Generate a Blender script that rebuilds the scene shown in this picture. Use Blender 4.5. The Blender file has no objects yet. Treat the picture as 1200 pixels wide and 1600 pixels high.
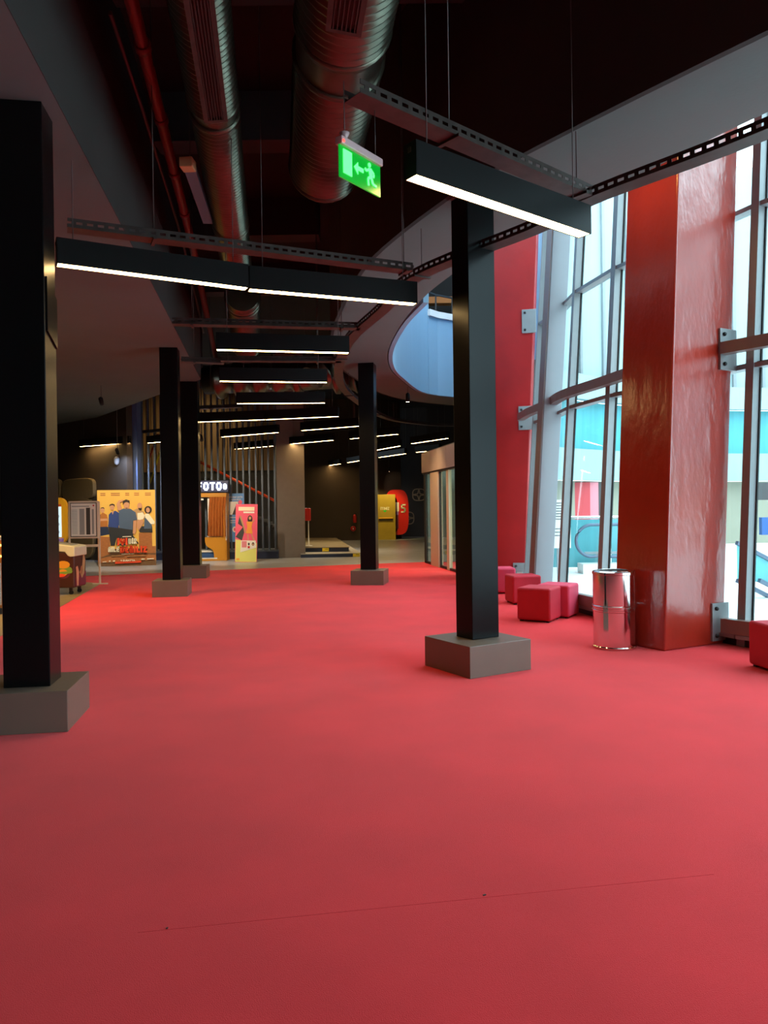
import bpy, math, random
from mathutils import Matrix, Vector
random.seed(7)
SC = bpy.context.scene
COL = SC.collection

# ---------------------------------------------------------------- camera
FPX, EYE, ROLL, PITCH = 1180.0, 1.5, math.radians(0.75), math.radians(-0.32)
cam_data = bpy.data.cameras.new('camera')
cam_data.sensor_fit = 'HORIZONTAL'
cam_data.sensor_width = 36.0
cam_data.lens = 36.0 * FPX / 1200.0
cam_data.clip_end = 300
cam = bpy.data.objects.new('camera', cam_data)
COL.objects.link(cam)
cam.matrix_world = (Matrix.Translation((0, 0, EYE)) @ Matrix.Rotation(math.radians(90) + PITCH, 4, 'X')
                    @ Matrix.Rotation(-ROLL, 4, 'Z'))
SC.camera = cam

# ---------------------------------------------------------------- sky, exposure
world = bpy.data.worlds.new('sky')
SC.world = world
world.use_nodes = True
bg = world.node_tree.nodes['Background']
bg.inputs['Color'].default_value = (0.74, 0.91, 1.0, 1)
bg.inputs['Strength'].default_value = 3.9
vs = SC.view_settings
vs.view_transform = 'Standard'
vs.look = 'None'
vs.gamma = 1.0
vs.use_curve_mapping = False
vs.exposure = 0.9


def portal(name, loc, target, sx, sy):
    """a sampling aid set in the glazing: lets the sky light through, gives none of its own"""
    d = bpy.data.lights.new(name, 'AREA')
    d.shape = 'RECTANGLE'; d.size = sx; d.size_y = sy
    d.cycles.is_portal = True
    o = bpy.data.objects.new(name, d)
    COL.objects.link(o)
    o.location = loc
    o.rotation_euler = (Vector(target) - Vector(loc)).to_track_quat('-Z', 'Y').to_euler()


# ---------------------------------------------------------------- helpers
def plan(u, v, z=0.0):
    """plan position of the photograph's pixel on the level z"""
    x, y = u - 600.0, 800.0 - v
    X = x * math.cos(ROLL) + y * math.sin(ROLL)
    Z = -x * math.sin(ROLL) + y * math.cos(ROLL)
    Y = FPX
    dy = Y * math.cos(PITCH) - Z * math.sin(PITCH)
    dz = Y * math.sin(PITCH) + Z * math.cos(PITCH)
    t = (z - EYE) / dz
    return (X * t, dy * t)


def lin(c):
    c = c / 255.0
    return c / 12.92 if c <= 0.04045 else ((c + 0.055) / 1.055) ** 2.4


def rgb(r, g, b):
    return (lin(r), lin(g), lin(b), 1.0)


def material(name, col, rough=0.6, metal=0.0, var=0.0, scale=8.0, bump=0.0, bscale=40.0, emit=None, estr=0.0,
             stretch=None, spec=0.5, coat=0.0, sheen=0.0):
    m = bpy.data.materials.new(name)
    m.use_nodes = True
    nt = m.node_tree
    b = nt.nodes['Principled BSDF']
    b.inputs['Base Color'].default_value = col
    b.inputs['Roughness'].default_value = rough
    b.inputs['Metallic'].default_value = metal
    b.inputs['Specular IOR Level'].default_value = spec
    b.inputs['Coat Weight'].default_value = coat
    b.inputs['Coat Roughness'].default_value = 0.18
    b.inputs['Sheen Weight'].default_value = sheen
    b.inputs['Sheen Roughness'].default_value = 0.5
    tc = nt.nodes.new('ShaderNodeTexCoord')
    src = tc.outputs['Object']
    if stretch:
        mp = nt.nodes.new('ShaderNodeMapping')
        mp.inputs['Scale'].default_value = stretch
        nt.links.new(src, mp.inputs['Vector'])
        src = mp.outputs['Vector']
    if var > 0:
        n = nt.nodes.new('ShaderNodeTexNoise')
        n.inputs['Scale'].default_value = scale
        n.inputs['Detail'].default_value = 5
        nt.links.new(src, n.inputs['Vector'])
        r = nt.nodes.new('ShaderNodeValToRGB')
        r.color_ramp.elements[0].position = 0.3
        r.color_ramp.elements[1].position = 0.7
        r.color_ramp.elements[0].color = tuple(c * (1 - var) for c in col[:3]) + (1,)
        r.color_ramp.elements[1].color = tuple(min(1, c * (1 + var)) for c in col[:3]) + (1,)
        nt.links.new(n.outputs['Fac'], r.inputs['Fac'])
        nt.links.new(r.outputs['Color'], b.inputs['Base Color'])
    if bump > 0:
        n2 = nt.nodes.new('ShaderNodeTexNoise')
        n2.inputs['Scale'].default_value = bscale
        n2.inputs['Detail'].default_value = 4
        nt.links.new(src, n2.inputs['Vector'])
        bp = nt.nodes.new('ShaderNodeBump')
        bp.inputs['Strength'].default_value = bump
        bp.inputs['Distance'].default_value = 0.02
        nt.links.new(n2.outputs['Fac'], bp.inputs['Height'])
        nt.links.new(bp.outputs['Normal'], b.inputs['Normal'])
        nt.links.new(bp.outputs['Normal'], b.inputs['Coat Normal'])
    if emit:
        b.inputs['Emission Color'].default_value = emit
        b.inputs['Emission Strength'].default_value = estr
    return m


def glass_material(name, tint, gloss=0.12):
    m = bpy.data.materials.new(name)
    m.use_nodes = True
    nt = m.node_tree
    nt.nodes.clear()
    out = nt.nodes.new('ShaderNodeOutputMaterial')
    tr = nt.nodes.new('ShaderNodeBsdfTransparent'); tr.inputs['Color'].default_value = tint
    gl = nt.nodes.new('ShaderNodeBsdfGlossy'); gl.inputs['Roughness'].default_value = 0.02
    fr = nt.nodes.new('ShaderNodeFresnel'); fr.inputs['IOR'].default_value = 1.45
    # thin pane: same reflectance seen from either side
    ge = nt.nodes.new('ShaderNodeNewGeometry')
    io = nt.nodes.new('ShaderNodeMapRange')
    io.inputs['To Min'].default_value = 1.45; io.inputs['To Max'].default_value = 1 / 1.45
    nt.links.new(ge.outputs['Backfacing'], io.inputs['Value'])
    nt.links.new(io.outputs['Result'], fr.inputs['IOR'])
    mx = nt.nodes.new('ShaderNodeMixShader')
    nt.links.new(fr.outputs[0], mx.inputs[0])
    nt.links.new(tr.outputs[0], mx.inputs[1])
    nt.links.new(gl.outputs[0], mx.inputs[2])
    nt.links.new(mx.outputs[0], out.inputs['Surface'])
    return m


M = {
    'carpet': material('red_carpet', rgb(217, 46, 55), 0.95, var=0.09, scale=1.3, bump=0.25, bscale=260, spec=0.1, sheen=0.13),
    'seam': material('carpet_seam_red', rgb(212, 46, 55), 0.95),
    'stone': material('grey_stone_floor', rgb(166, 174, 190), 0.3, var=0.12, scale=2.0),
    'beige': material('beige_floor', rgb(140, 124, 92), 0.4, var=0.12, scale=3.0),
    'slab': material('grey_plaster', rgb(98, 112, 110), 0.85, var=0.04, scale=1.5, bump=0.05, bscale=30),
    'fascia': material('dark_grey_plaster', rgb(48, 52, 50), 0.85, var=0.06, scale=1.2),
    'blackceil': material('black_ceiling_paint', rgb(9, 10, 11), 0.8, var=0.2, scale=2),
    'brownwall': material('dark_brown_wall', rgb(66, 55, 44), 0.75, var=0.06, scale=1.5),
    'darkwall': material('charcoal_wall', rgb(45, 44, 46), 0.7, var=0.06, scale=1.5),
    'bluewall': material('sky_tinted_plaster', rgb(132, 170, 196), 0.8, var=0.03, scale=1, stretch=(3, 3, 0.3)),  # white plaster; the blue of the daylight is put into its colour
    'black': material('black_satin_paint', rgb(15, 15, 16), 0.28, var=0.12, scale=3, bump=0.02, bscale=12, spec=0.15),
    'plinth': material('grey_laminate', rgb(108, 92, 82), 0.38, var=0.04, scale=3),
    'edge': material('pale_edge_strip', rgb(170, 165, 155), 0.5),
    'redpaint': material('red_gloss_paint', rgb(160, 42, 26), 0.26, coat=0.55, spec=0.8, var=0.10, scale=2.0, bump=0.7, bscale=6,
                         stretch=(1, 1, 0.45)),
    'redpaint2': material('bright_red_paint', rgb(148, 18, 20), 0.4, var=0.10, scale=2.5, bump=0.15, bscale=6),
    'alu': material('grey_aluminium', rgb(136, 140, 142), 0.45, 0.3, var=0.03),
    'post': material('white_grey_painted_steel', rgb(140, 142, 148), 0.4, var=0.03, scale=2),
    'brownsteel': material('brown_grey_steel', rgb(122, 104, 98), 0.4, 0.1, var=0.05),
    'gasket': material('black_gasket', rgb(20, 22, 24), 0.6),
    'galv': material('galvanised_steel', rgb(68, 60, 56), 0.5, 0.5, var=0.25, scale=9),
    'duct': material('spiral_duct_steel', rgb(104, 106, 92), 0.3, 0.9, var=0.12, scale=6),
    'ductdark': material('duct_inside', rgb(14, 14, 15), 0.8),
    'grille': material('dark_grille', rgb(60, 56, 54), 0.5, 0.4),
    'lampbody': material('black_lamp_housing', rgb(15, 14, 14), 0.5, spec=0.2),
    'lamp': material('warm_diffuser', rgb(255, 240, 210), 0.5, emit=(1.0, 0.64, 0.25, 1), estr=18.0),
    'redpipe': material('red_pipe_paint', rgb(104, 28, 30), 0.4, var=0.1),
    'wire': material('steel_wire', rgb(90, 88, 86), 0.5, 0.6),
    'chrome': material('polished_steel', rgb(214, 208, 205), 0.09, 1.0, bump=0.02, bscale=3),
    'pouf': material('crimson_upholstery', rgb(186, 24, 48), 0.75, var=0.05, scale=5, bump=0.1, bscale=300),
    'pouf_lit': material('lit_crimson_upholstery', rgb(206, 52, 84), 0.75, var=0.05, scale=5, bump=0.1, bscale=300),  # pinker copy of the crimson, stronger light put into the colour
    'white': material('white_paint', rgb(225, 225, 222), 0.5),
    'atfloor': material('white_mall_floor', rgb(235, 235, 235), 0.3),
    'cyan': material('cyan_glass_panel', rgb(84, 156, 164), 0.25, var=0.08, scale=1, stretch=(6, 6, 0.3)),
    'palecyan': material('pale_cladding', rgb(148, 166, 168), 0.5, var=0.03, scale=1, stretch=(5, 5, 0.4)),
    'mallred': material('mall_red_panel', rgb(200, 60, 66), 0.5),
    'mallpink': material('mall_pink_panel', rgb(220, 130, 140), 0.5),
    'malldark': material('mall_dark_panel', rgb(62, 60, 60), 0.5),
    'mallbeige': material('mall_beige_panel', rgb(150, 146, 128), 0.5),
    'yellowdoor': material('ochre_door_paint', rgb(168, 140, 40), 0.5, var=0.05, scale=4),
    'doorred': material('glossy_portal_red', rgb(206, 26, 14), 0.35),
    'cream': material('cream_print', rgb(240, 232, 205), 0.6),
    'lettergreen': material('green_print', rgb(40, 200, 60), 0.6),
    'motif': material('taupe_motif', rgb(150, 140, 124), 0.6),
    'cushion': material('olive_padded_panel', rgb(112, 96, 66), 0.7, var=0.05),
    'yellowplastic': material('yellow_plastic', rgb(222, 160, 30), 0.4),
    'orangeplastic': material('orange_plastic', rgb(200, 90, 40), 0.4),
    'purple': material('lilac_plastic', rgb(150, 120, 200), 0.4),
    'screen': material('lit_screen', rgb(180, 205, 215), 0.3, emit=rgb(190, 220, 235), estr=0.55),
    'ink': material('dark_ink', rgb(40, 42, 46), 0.6),
    'greyink': material('grey_ink', rgb(150, 150, 150), 0.6),
    'paper': material('white_paper', rgb(232, 226, 218), 0.6),
    'beigemetal': material('cream_powdercoat', rgb(214, 196, 176), 0.4),
    'freezerlid': material('cream_freezer_lid', rgb(214, 208, 178), 0.35),
    'freezer': material('dark_brown_vinyl', rgb(70, 34, 26), 0.4),
    'burger1': material('golden_print', rgb(226, 150, 40), 0.5),
    'burger2': material('lettuce_print', rgb(120, 150, 60), 0.5),
    'burger3': material('plum_print', rgb(110, 40, 60), 0.5),
    'skin': material('skin_print', rgb(206, 150, 112), 0.6),
    'posterbg': material('mustard_print', rgb(232, 184, 84), 0.5),
    'denim': material('slate_blue_print', rgb(74, 94, 122), 0.6),
    'navy': material('royal_blue_print', rgb(42, 66, 132), 0.6),
    'brick': material('brown_brick_print', rgb(170, 104, 54), 0.6, var=0.2, scale=12, stretch=(1, 1, 5)),
    'brick2': material('dark_brick_print', rgb(112, 78, 46), 0.6, var=0.2, scale=12, stretch=(1, 1, 5)),
    'titlered': material('vermilion_print', rgb(238, 76, 36), 0.5),
    'tan': material('tan_print', rgb(186, 150, 104), 0.6),
    'slat': material('slate_blue_steel', rgb(84, 98, 116), 0.45, 0.3),
    'plank': material('brown_timber', rgb(120, 92, 60), 0.6, var=0.2, scale=4, stretch=(1, 1, 0.2)),
    'orangerail': material('orange_paint', rgb(226, 80, 36), 0.4),
    'bluelit': material('blue_grey_render', rgb(92, 112, 158), 0.6),
    'navypanel': material('navy_panel', rgb(32, 46, 76), 0.5),
    'graywall': material('grey_render', rgb(112, 104, 100), 0.8, var=0.04),
    'boothochre': material('booth_ochre', rgb(188, 128, 20), 0.45),
    'curtain': material('rust_curtain', rgb(164, 92, 30), 0.85, var=0.08),
    'boothblue': material('booth_blue', rgb(40, 82, 140), 0.5),
    'signlit': material('lit_letter', rgb(240, 245, 255), 0.4, emit=(0.75, 0.85, 1.0, 1), estr=2.6),
    'pinkled': material('pink_led', rgb(250, 190, 250), 0.4, emit=(1.0, 0.5, 0.95, 1), estr=3.0),
    'signbox': material('navy_sign_box', rgb(36, 44, 78), 0.4),
    'boardblue': material('sky_blue_print', rgb(92, 148, 214), 0.5),
    'boardpink': material('coral_pink_print', rgb(234, 92, 122), 0.5),
    'boardlime': material('lime_print', rgb(220, 220, 120), 0.5),
    'boardorange': material('amber_print', rgb(236, 156, 60), 0.5),
    'hairdark': material('dark_hair_print', rgb(46, 30, 24), 0.6),
    'green': material('exit_sign_green', rgb(0, 110, 10), 0.3, emit=(0.0, 0.42, 0.03, 1), estr=0.45),
    'greenlit': material('exit_sign_bright', rgb(90, 255, 120), 0.3, emit=(0.08, 1.0, 0.16, 1), estr=1.2),
    'signhouse': material('sign_housing', rgb(196, 176, 176), 0.4),
    'redled': material('red_led', rgb(255, 30, 20), 0.4, emit=(1, 0.03, 0.02, 1), estr=4.0),
    'extred': material('extinguisher_red', rgb(196, 40, 32), 0.35),
    'labelyellow': material('yellow_label', rgb(230, 205, 40), 0.5),
    'marble': material('speckled_panel', rgb(188, 188, 184), 0.4, var=0.25, scale=60),
    'wood': material('orange_wood', rgb(176, 108, 48), 0.5, var=0.1, scale=3),
    'yellowstrip': material('yellow_lit_strip', rgb(255, 200, 60), 0.4, emit=(1, 0.62, 0.12, 1), estr=2.0),
    'spot': material('spot_lens', rgb(255, 230, 190), 0.4, emit=(1, 0.75, 0.45, 1), estr=10.0),
    'stainless': material('brushed_door_steel', rgb(186, 172, 162), 0.45, 0.2),
    'doorpost': material('pale_door_frame', rgb(196, 184, 164), 0.45),
    'clear': glass_material('clear_glass', (0.88, 0.95, 0.80, 1)),
    'facade': glass_material('facade_glass', (0.80, 0.95, 0.96, 1)),
}


class MB:
    """collects shapes, then links them as ONE mesh object"""
    def __init__(s):
        s.v, s.f, s.fm, s.fs, s.mats, s.cur = [], [], [], [], [], 0

    def mat(s, key):
        m = M[key]
        if m not in s.mats:
            s.mats.append(m)
        s.cur = s.mats.index(m)
        return s

    def add(s, vs_, fs_, smooth=False):
        o = len(s.v)
        s.v += [tuple(p) for p in vs_]
        for f in fs_:
            s.f.append([i + o for i in f]); s.fm.append(s.cur); s.fs.append(smooth)
        return s

    def box(s, c, d, rz=0.0, X=None):
        x, y, z = d[0] / 2, d[1] / 2, d[2] / 2
        T = Matrix.Translation(c) @ (X if X is not None else Matrix.Rotation(rz, 4, 'Z'))
        p = [T @ Vector(q) for q in ((-x, -y, -z), (x, -y, -z), (x, y, -z), (-x, y, -z),
                                     (-x, -y, z), (x, -y, z), (x, y, z), (-x, y, z))]
        return s.add(p, [(0, 3, 2, 1), (4, 5, 6, 7), (0, 1, 5, 4), (1, 2, 6, 5), (2, 3, 7, 6), (3, 0, 4, 7)])

    def bar(s, a, b, w, h, up=(0, 0, 1)):
        """rectangular bar from a to b, w across, h along 'up'"""
        a, b = Vector(a), Vector(b)
        d = (b - a).normalized()
        side = d.cross(Vector(up)).normalized() * (w / 2)
        u = side.cross(d).normalized() * (h / 2)
        p = [a - side - u, a + side - u, a + side + u, a - side + u, b - side - u, b + side - u, b + side + u, b - side + u]
        return s.add(p, [(3, 2, 1, 0), (4, 5, 6, 7), (0, 1, 5, 4), (1, 2, 6, 5), (2, 3, 7, 6), (3, 0, 4, 7)])

    def ribbon(s, path, w, h):
        """rectangular section swept along a path with mitred joints"""
        n = len(path); P = [Vector(p) for p in path]; vv = []; ff = []
        for i, p in enumerate(P):
            d = (P[min(i + 1, n - 1)] - P[max(i - 1, 0)]).normalized()
            sd = d.cross(Vector((0, 0, 1))).normalized() * w / 2
            up = Vector((0, 0, h / 2))
            vv += [p - sd - up, p + sd - up, p + sd + up, p - sd + up]
        for i in range(n - 1):
            a, b = 4 * i, 4 * i + 4
            for k in range(4):
                ff.append((a + k, a + (k + 1) % 4, b + (k + 1) % 4, b + k))
        ff += [(3, 2, 1, 0), tuple(4 * (n - 1) + k for k in range(4))]
        return s.add(vv, ff)

    def prism(s, poly, z0, z1):
        n = len(poly)
        a = sum(poly[i][0] * poly[(i + 1) % n][1] - poly[(i + 1) % n][0] * poly[i][1] for i in range(n))
        if a < 0: poly = poly[::-1]
        vv = [(x, y, z0) for x, y in poly] + [(x, y, z1) for x, y in poly]
        ff = [tuple(range(n))[::-1], tuple(range(n, 2 * n))] + [(i, (i + 1) % n, n + (i + 1) % n, n + i) for i in range(n)]
        return s.add(vv, ff)

    def card(s, poly, y0, y1):
        """outline in x,z given thickness from y0 (front) to y1"""
        n = len(poly)
        a = sum(poly[i][0] * poly[(i + 1) % n][1] - poly[(i + 1) % n][0] * poly[i][1] for i in range(n))
        if a < 0: poly = poly[::-1]
        vv = [(x, y0, z) for x, z in poly] + [(x, y1, z) for x, z in poly]
        ff = [tuple(range(n)), tuple(range(n, 2 * n))[::-1]] + [((i + 1) % n, i, n + i, n + (i + 1) % n) for i in range(n)]
        return s.add(vv, ff)

    def lathe(s, c, prof, n=24, axis=None, crisp=False):
        if crisp:
            for i in range(len(prof) - 1):
                s._band(c, prof[i], prof[i + 1], n, axis)
            return s
        vv, ff = [], []
        T = Matrix.Translation(c) @ (axis if axis is not None else Matrix())
        for r, z in prof:
            for k in range(n):
                t = 2 * math.pi * k / n
                vv.append(T @ Vector((r * math.cos(t), r * math.sin(t), z)))
        for i in range(len(prof) - 1):
            for k in range(n):
                a, b = i * n + k, i * n + (k + 1) % n
                ff.append((a, b, b + n, a + n))
        s.add(vv, ff, True)
        o = len(s.v) - len(vv)
        if prof[0][0] > 0: s.f.append([o + k for k in range(n)][::-1]); s.fm.append(s.cur); s.fs.append(False)
        if prof[-1][0] > 0:
            b = o + (len(prof) - 1) * n
            s.f.append([b + k for k in range(n)]); s.fm.append(s.cur); s.fs.append(False)
        return s

    def _band(s, c, p0, p1, n, axis):
        T = Matrix.Translation(c) @ (axis if axis is not None else Matrix())
        vv = [T @ Vector((r * math.cos(2 * math.pi * k / n), r * math.sin(2 * math.pi * k / n), z)) for r, z in (p0, p1) for k in range(n)]
        return s.add(vv, [(k, (k + 1) % n, n + (k + 1) % n, n + k) for k in range(n)], True)

    def tube(s, path, r, n=8):
        P = [Vector(p) for p in path]; vv, ff = [], []
        m = len(P)
        for i, p in enumerate(P):
            d = (P[min(i + 1, m - 1)] - P[max(i - 1, 0)]).normalized()
            a = d.orthogonal() if abs(d.z) > 0.9 else d.cross(Vector((0, 0, 1)))
            a.normalize(); b = d.cross(a)
            for k in range(n):
                t = 2 * math.pi * k / n
                vv.append(p + a * r * math.cos(t) + b * r * math.sin(t))
        for i in range(m - 1):
            for k in range(n):
                x, y = i * n + k, i * n + (k + 1) % n
                ff.append((x, x + n, y + n, y))
        s.add(vv, ff, True)
        o = len(s.v) - len(vv)
        for q in ([o + k for k in range(n)], [o + (m - 1) * n + k for k in range(n)][::-1]):
            s.f.append(q); s.fm.append(s.cur); s.fs.append(False)
        return s

    def build(s, name, parent=None, world=False, bevel=0.0, seg=2, smooth=False, label=None):
        vv = s.v
        if world and parent is not None:
            T = (Matrix.Translation(parent.location) @ Matrix.Rotation(parent.rotation_euler.z, 4, 'Z'))
            if parent.parent is not None:
                T = Matrix.Translation(parent.parent.location) @ Matrix.Rotation(parent.parent.rotation_euler.z, 4, 'Z') @ T
            T = T.inverted()
            vv = [tuple(T @ Vector(p)) for p in vv]
        me = bpy.data.meshes.new(name)
        me.from_pydata(vv, [], s.f)
        for m in s.mats: me.materials.append(m)
        me.polygons.foreach_set('material_index', s.fm)
        me.polygons.foreach_set('use_smooth', [True] * len(s.f) if smooth else s.fs)
        me.update()
        o = bpy.data.objects.new(name, me)
        COL.objects.link(o)
        if parent is not None: o.parent = parent
        if bevel:
            b = o.modifiers.new('bevel', 'BEVEL'); b.width = bevel; b.segments = seg; b.limit_method = 'ANGLE'
            if smooth: b.harden_normals = True
        if label: o['label'] = label
        return o


def mb(key):
    return MB().mat(key)


def tag(o, label, cat, group=None, kind=None):
    o['label'] = label
    o['category'] = cat
    if group: o['group'] = group
    if kind: o['kind'] = kind
    return o


def thing(name, label, cat, loc=(0, 0, 0), rz=0.0, group=None, kind=None):
    o = bpy.data.objects.new(name, None)
    o.empty_display_size = 0.2
    COL.objects.link(o)
    o.location = loc; o.rotation_euler = (0, 0, rz)
    return tag(o, label, cat, group, kind)


def copy_thing(src, label=None, group=None):
    c = src.copy(); COL.objects.link(c)
    for k in list(src.children):
        d = k.copy(); COL.objects.link(d); d.parent = c
        for g in list(k.children):
            e = g.copy(); COL.objects.link(e); e.parent = d
    if label: c['label'] = label
    if group: c['group'] = group
    return c


def lettering(name, string, size, key, parent, x, y, z, depth=0.004, squeeze=1.0, bold=0.0, align='CENTER', fit=None):
    """text standing upright in the parent's x-z plane, facing its -y side"""
    cu = bpy.data.curves.new(name, 'FONT')
    cu.body = string; cu.size = size; cu.extrude = depth / 2; cu.align_x = align; cu.offset = bold
    t = bpy.data.objects.new(name, cu)
    COL.objects.link(t)
    dg = bpy.context.evaluated_depsgraph_get()
    me = bpy.data.meshes.new_from_object(t.evaluated_get(dg))
    bpy.data.objects.remove(t)
    if fit:
        xs = [v.co.x for v in me.vertices]; k = fit / (max(xs) - min(xs)); x -= min(xs) * k; squeeze = k
    for v in me.vertices:
        a, b, c = v.co
        v.co = (x + a * squeeze, y - c, z + b)
    me.materials.clear(); me.materials.append(M[key])
    o = bpy.data.objects.new(name, me)
    COL.objects.link(o)
    o.parent = parent
    return o


GLYPH = {   # strokes on a grid 0..1 wide, 0..1 high
    'I': (0.0, [((0, 0), (0, 1))]),
    'İ': (0.0, [((0, 0), (0, 0.84)), ((0, 1.04), (0, 1.12))]),
    'Y': (0.9, [((0, 1), (0, 0.6), (0.25, 0.42), (0.75, 0.42), (1, 0.6), (1, 1)), ((0.5, 0.42), (0.5, 0))]),
    'B': (0.85, [((0, 0), (0, 1), (0.75, 1), (1, 0.85), (1, 0.65), (0.75, 0.52), (0, 0.52)), ((0.75, 0.52), (1, 0.38), (1, 0.15), (0.75, 0), (0, 0))]),
    'R': (0.85, [((0, 0), (0, 1), (0.75, 1), (1, 0.85), (1, 0.62), (0.75, 0.48), (0, 0.48)), ((0.5, 0.48), (1, 0))]),
    'A': (0.9, [((0, 0), (0, 0.7), (0.3, 1), (0.7, 1), (1, 0.7), (1, 0)), ((0, 0.4), (1, 0.4))]),
    'L': (0.75, [((0, 1), (0, 0), (1, 0))]),
    'E': (0.8, [((1, 0), (0, 0), (0, 1), (1, 1)), ((0, 0.5), (0.85, 0.5))]),
    'D': (0.9, [((0, 0), (0, 1), (0.65, 1), (1, 0.75), (1, 0.25), (0.65, 0), (0, 0))]),
    'Ğ': (0.9, [((1, 0.78), (0.75, 1), (0.25, 1), (0, 0.75), (0, 0.25), (0.25, 0), (1, 0), (1, 0.45), (0.55, 0.45)), ((0.3, 1.2), (0.5, 1.13), (0.7, 1.2))]),
    'Z': (0.85, [((0, 1), (1, 1), (0, 0), (1, 0))]),
    'F': (0.8, [((0, 0), (0, 1), (1, 1)), ((0, 0.52), (0.8, 0.52))]),
    'O': (0.9, [((0.3, 0), (0, 0.25), (0, 0.75), (0.3, 1), (0.7, 1), (1, 0.75), (1, 0.25), (0.7, 0), (0.3, 0))]),
    'T': (0.9, [((0, 1), (1, 1)), ((0.5, 1), (0.5, 0))]),
    'N': (0.9, [((0, 0), (0, 1), (1, 0), (1, 1))]),
    '5': (0.8, [((1, 1), (0, 1), (0, 0.55), (0.7, 0.6), (1, 0.4), (1, 0.18), (0.7, 0), (0, 0))]),
}


def block_text(name, word, xa, xb, z, cap, t, key, parent, y, depth=0.004, gap=1.6):
    """heavy block letters between xa and xb, one mesh per letter, stroke thickness t"""
    units = [GLYPH[c][0] for c in word]
    free = (xb - xa) - t * len(word) - t * (gap - 1.0) * (len(word) - 1)
    k = free / max(sum(units), 1e-6) if sum(units) else 0
    x = xa + t / 2
    for c, u in zip(word, units):
        b_ = mb(key)
        for st in GLYPH[c][1]:
            P_ = [(x + px * u * k, z + t / 2 + pz * (cap - t)) for px, pz in st]
            for p, q in zip(P_[:-1], P_[1:]):
                d = Vector((q[0] - p[0], q[1] - p[1]))
                if d.length < 1e-6: continue
                d.normalize(); n_ = Vector((-d.y, d.x)) * t / 2; e = d * t * 0.45
                b_.card([(p[0] - n_.x - e.x, p[1] - n_.y - e.y), (q[0] - n_.x + e.x, q[1] - n_.y + e.y),
                         (q[0] + n_.x + e.x, q[1] + n_.y + e.y), (p[0] + n_.x - e.x, p[1] + n_.y - e.y)], y - depth, y)
        b_.build(name, parent)
        x += u * k + t * gap


def smooth_path(P, k=6):
    out = []
    n = len(P)
    for i in range(n - 1):
        p0, p1, p2, p3 = (Vector(P[max(i - 1, 0)]), Vector(P[i]), Vector(P[i + 1]), Vector(P[min(i + 2, n - 1)]))
        for j in range(k):
            t = j / k
            out.append(tuple(0.5 * ((2 * p1) + (p2 - p0) * t + (2 * p0 - 5 * p1 + 4 * p2 - p3) * t * t
                                    + (3 * p1 - p0 - 3 * p2 + p3) * t ** 3)))
    out.append(tuple(Vector(P[-1])))
    return out


def ellipse(cx, cz, rx, rz, n=14, a0=0.0, a1=360.0):
    full = abs(a1 - a0) >= 360
    return [(cx + rx * math.cos(math.radians(a0 + (a1 - a0) * k / (n if full else n - 1))),
             cz + rz * math.sin(math.radians(a0 + (a1 - a0) * k / (n if full else n - 1)))) for k in range(n)]


def squircle(cx, cz, rx, rz, n=28, p=4.0):
    out = []
    for k in range(n):
        t = 2 * math.pi * k / n
        c, s_ = math.cos(t), math.sin(t)
        out.append((cx + rx * math.copysign(abs(c) ** (2 / p), c), cz + rz * math.copysign(abs(s_) ** (2 / p), s_)))
    return out


# ================================================================ SETTING
SLAB = 4.37
ROOF = 9.2
# plan of the glazed curve, near to far
G = [(8.4, -9.9), (7.3, -1.0), (6.1, 3.4), (4.98, 6.0), (3.80, 7.93), (2.92, 10.05), (2.66, 11.2), (2.64, 12.25), (2.53, 13.2), (2.90, 14.5)]
LEAN = 0.065


def gnorm(i):
    a, b = Vector(G[max(i - 1, 0)]), Vector(G[min(i + 1, len(G) - 1)])
    d = (b - a).normalized()
    return Vector((d.y, -d.x))


def gp(i, z, off=0.0):
    n = gnorm(i)
    return (G[i][0] + n.x * (LEAN * z + off), G[i][1] + n.y * (LEAN * z + off), z)


# --- floors
far_edge = [plan(-300, 903), plan(132, 900), plan(254, 895), plan(327, 891.5), plan(480, 885), plan(564, 881.6), plan(665, 878)]
carpet = [(-20, -10), (8.4, -10)] + G[1:9] + [(2.9, 14.5), (2.05, 15.3), (1.15, 20.6)] + far_edge[::-1] + [(-20, far_edge[0][1])]
carpet = carpet[1:] + carpet[:1]
f = mb('carpet').prism(carpet, -0.1, 0.0).build('floor')
tag(f, 'red carpet covering the near floor of the foyer', 'floor', kind='structure')
sa_, sb_ = plan(215, 1457), plan(1115, 1366)
mb('seam').bar((sa_[0], sa_[1], 0.0002), (sb_[0], sb_[1], 0.0002), 0.004, 0.0012).build('carpet_seam', f)
mb('ink').box(plan(757, 1399) + (0.002,), (0.012, 0.006, 0.003), 0.5).build('lint', f)
mb('ink').box(plan(261, 1451) + (0.002,), (0.008, 0.006, 0.003), 1.5).build('lint', f)
stone = [(-20, far_edge[0][1])] + far_edge + [(1.15, 20.6), (3.3, 20.7), (9, 42), (-20, 42)]
f = mb('stone').prism(stone, -0.1, 0.0).build('floor')
tag(f, 'grey polished stone floor beyond the red carpet', 'floor', kind='structure')
isl = [plan(-330, 1150), plan(0, 995), plan(95, 948), plan(158, 912), plan(128, 909.5), plan(-300, 912)]
f = mb('beige').prism(isl, 0.0005, 0.006).build('floor')
tag(f, 'beige hard floor patch under the freezer cart at left', 'floor', kind='structure')
f = mb('atfloor').prism([(g[0], g[1]) for g in G] + [(3.3, 15.0), (3.3, 21.0), (3.3, 30), (30, 40), (40, -20), (7.7, -20)], -0.12, -0.03).build('floor')
tag(f, 'white mall floor outside the glass', 'floor', kind='structure')
f = mb('carpet').prism([(2.05, 15.3), (3.3, 14.9), (3.3, 20.7), (1.15, 20.6)], -0.1, -0.002).build('floor')
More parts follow.
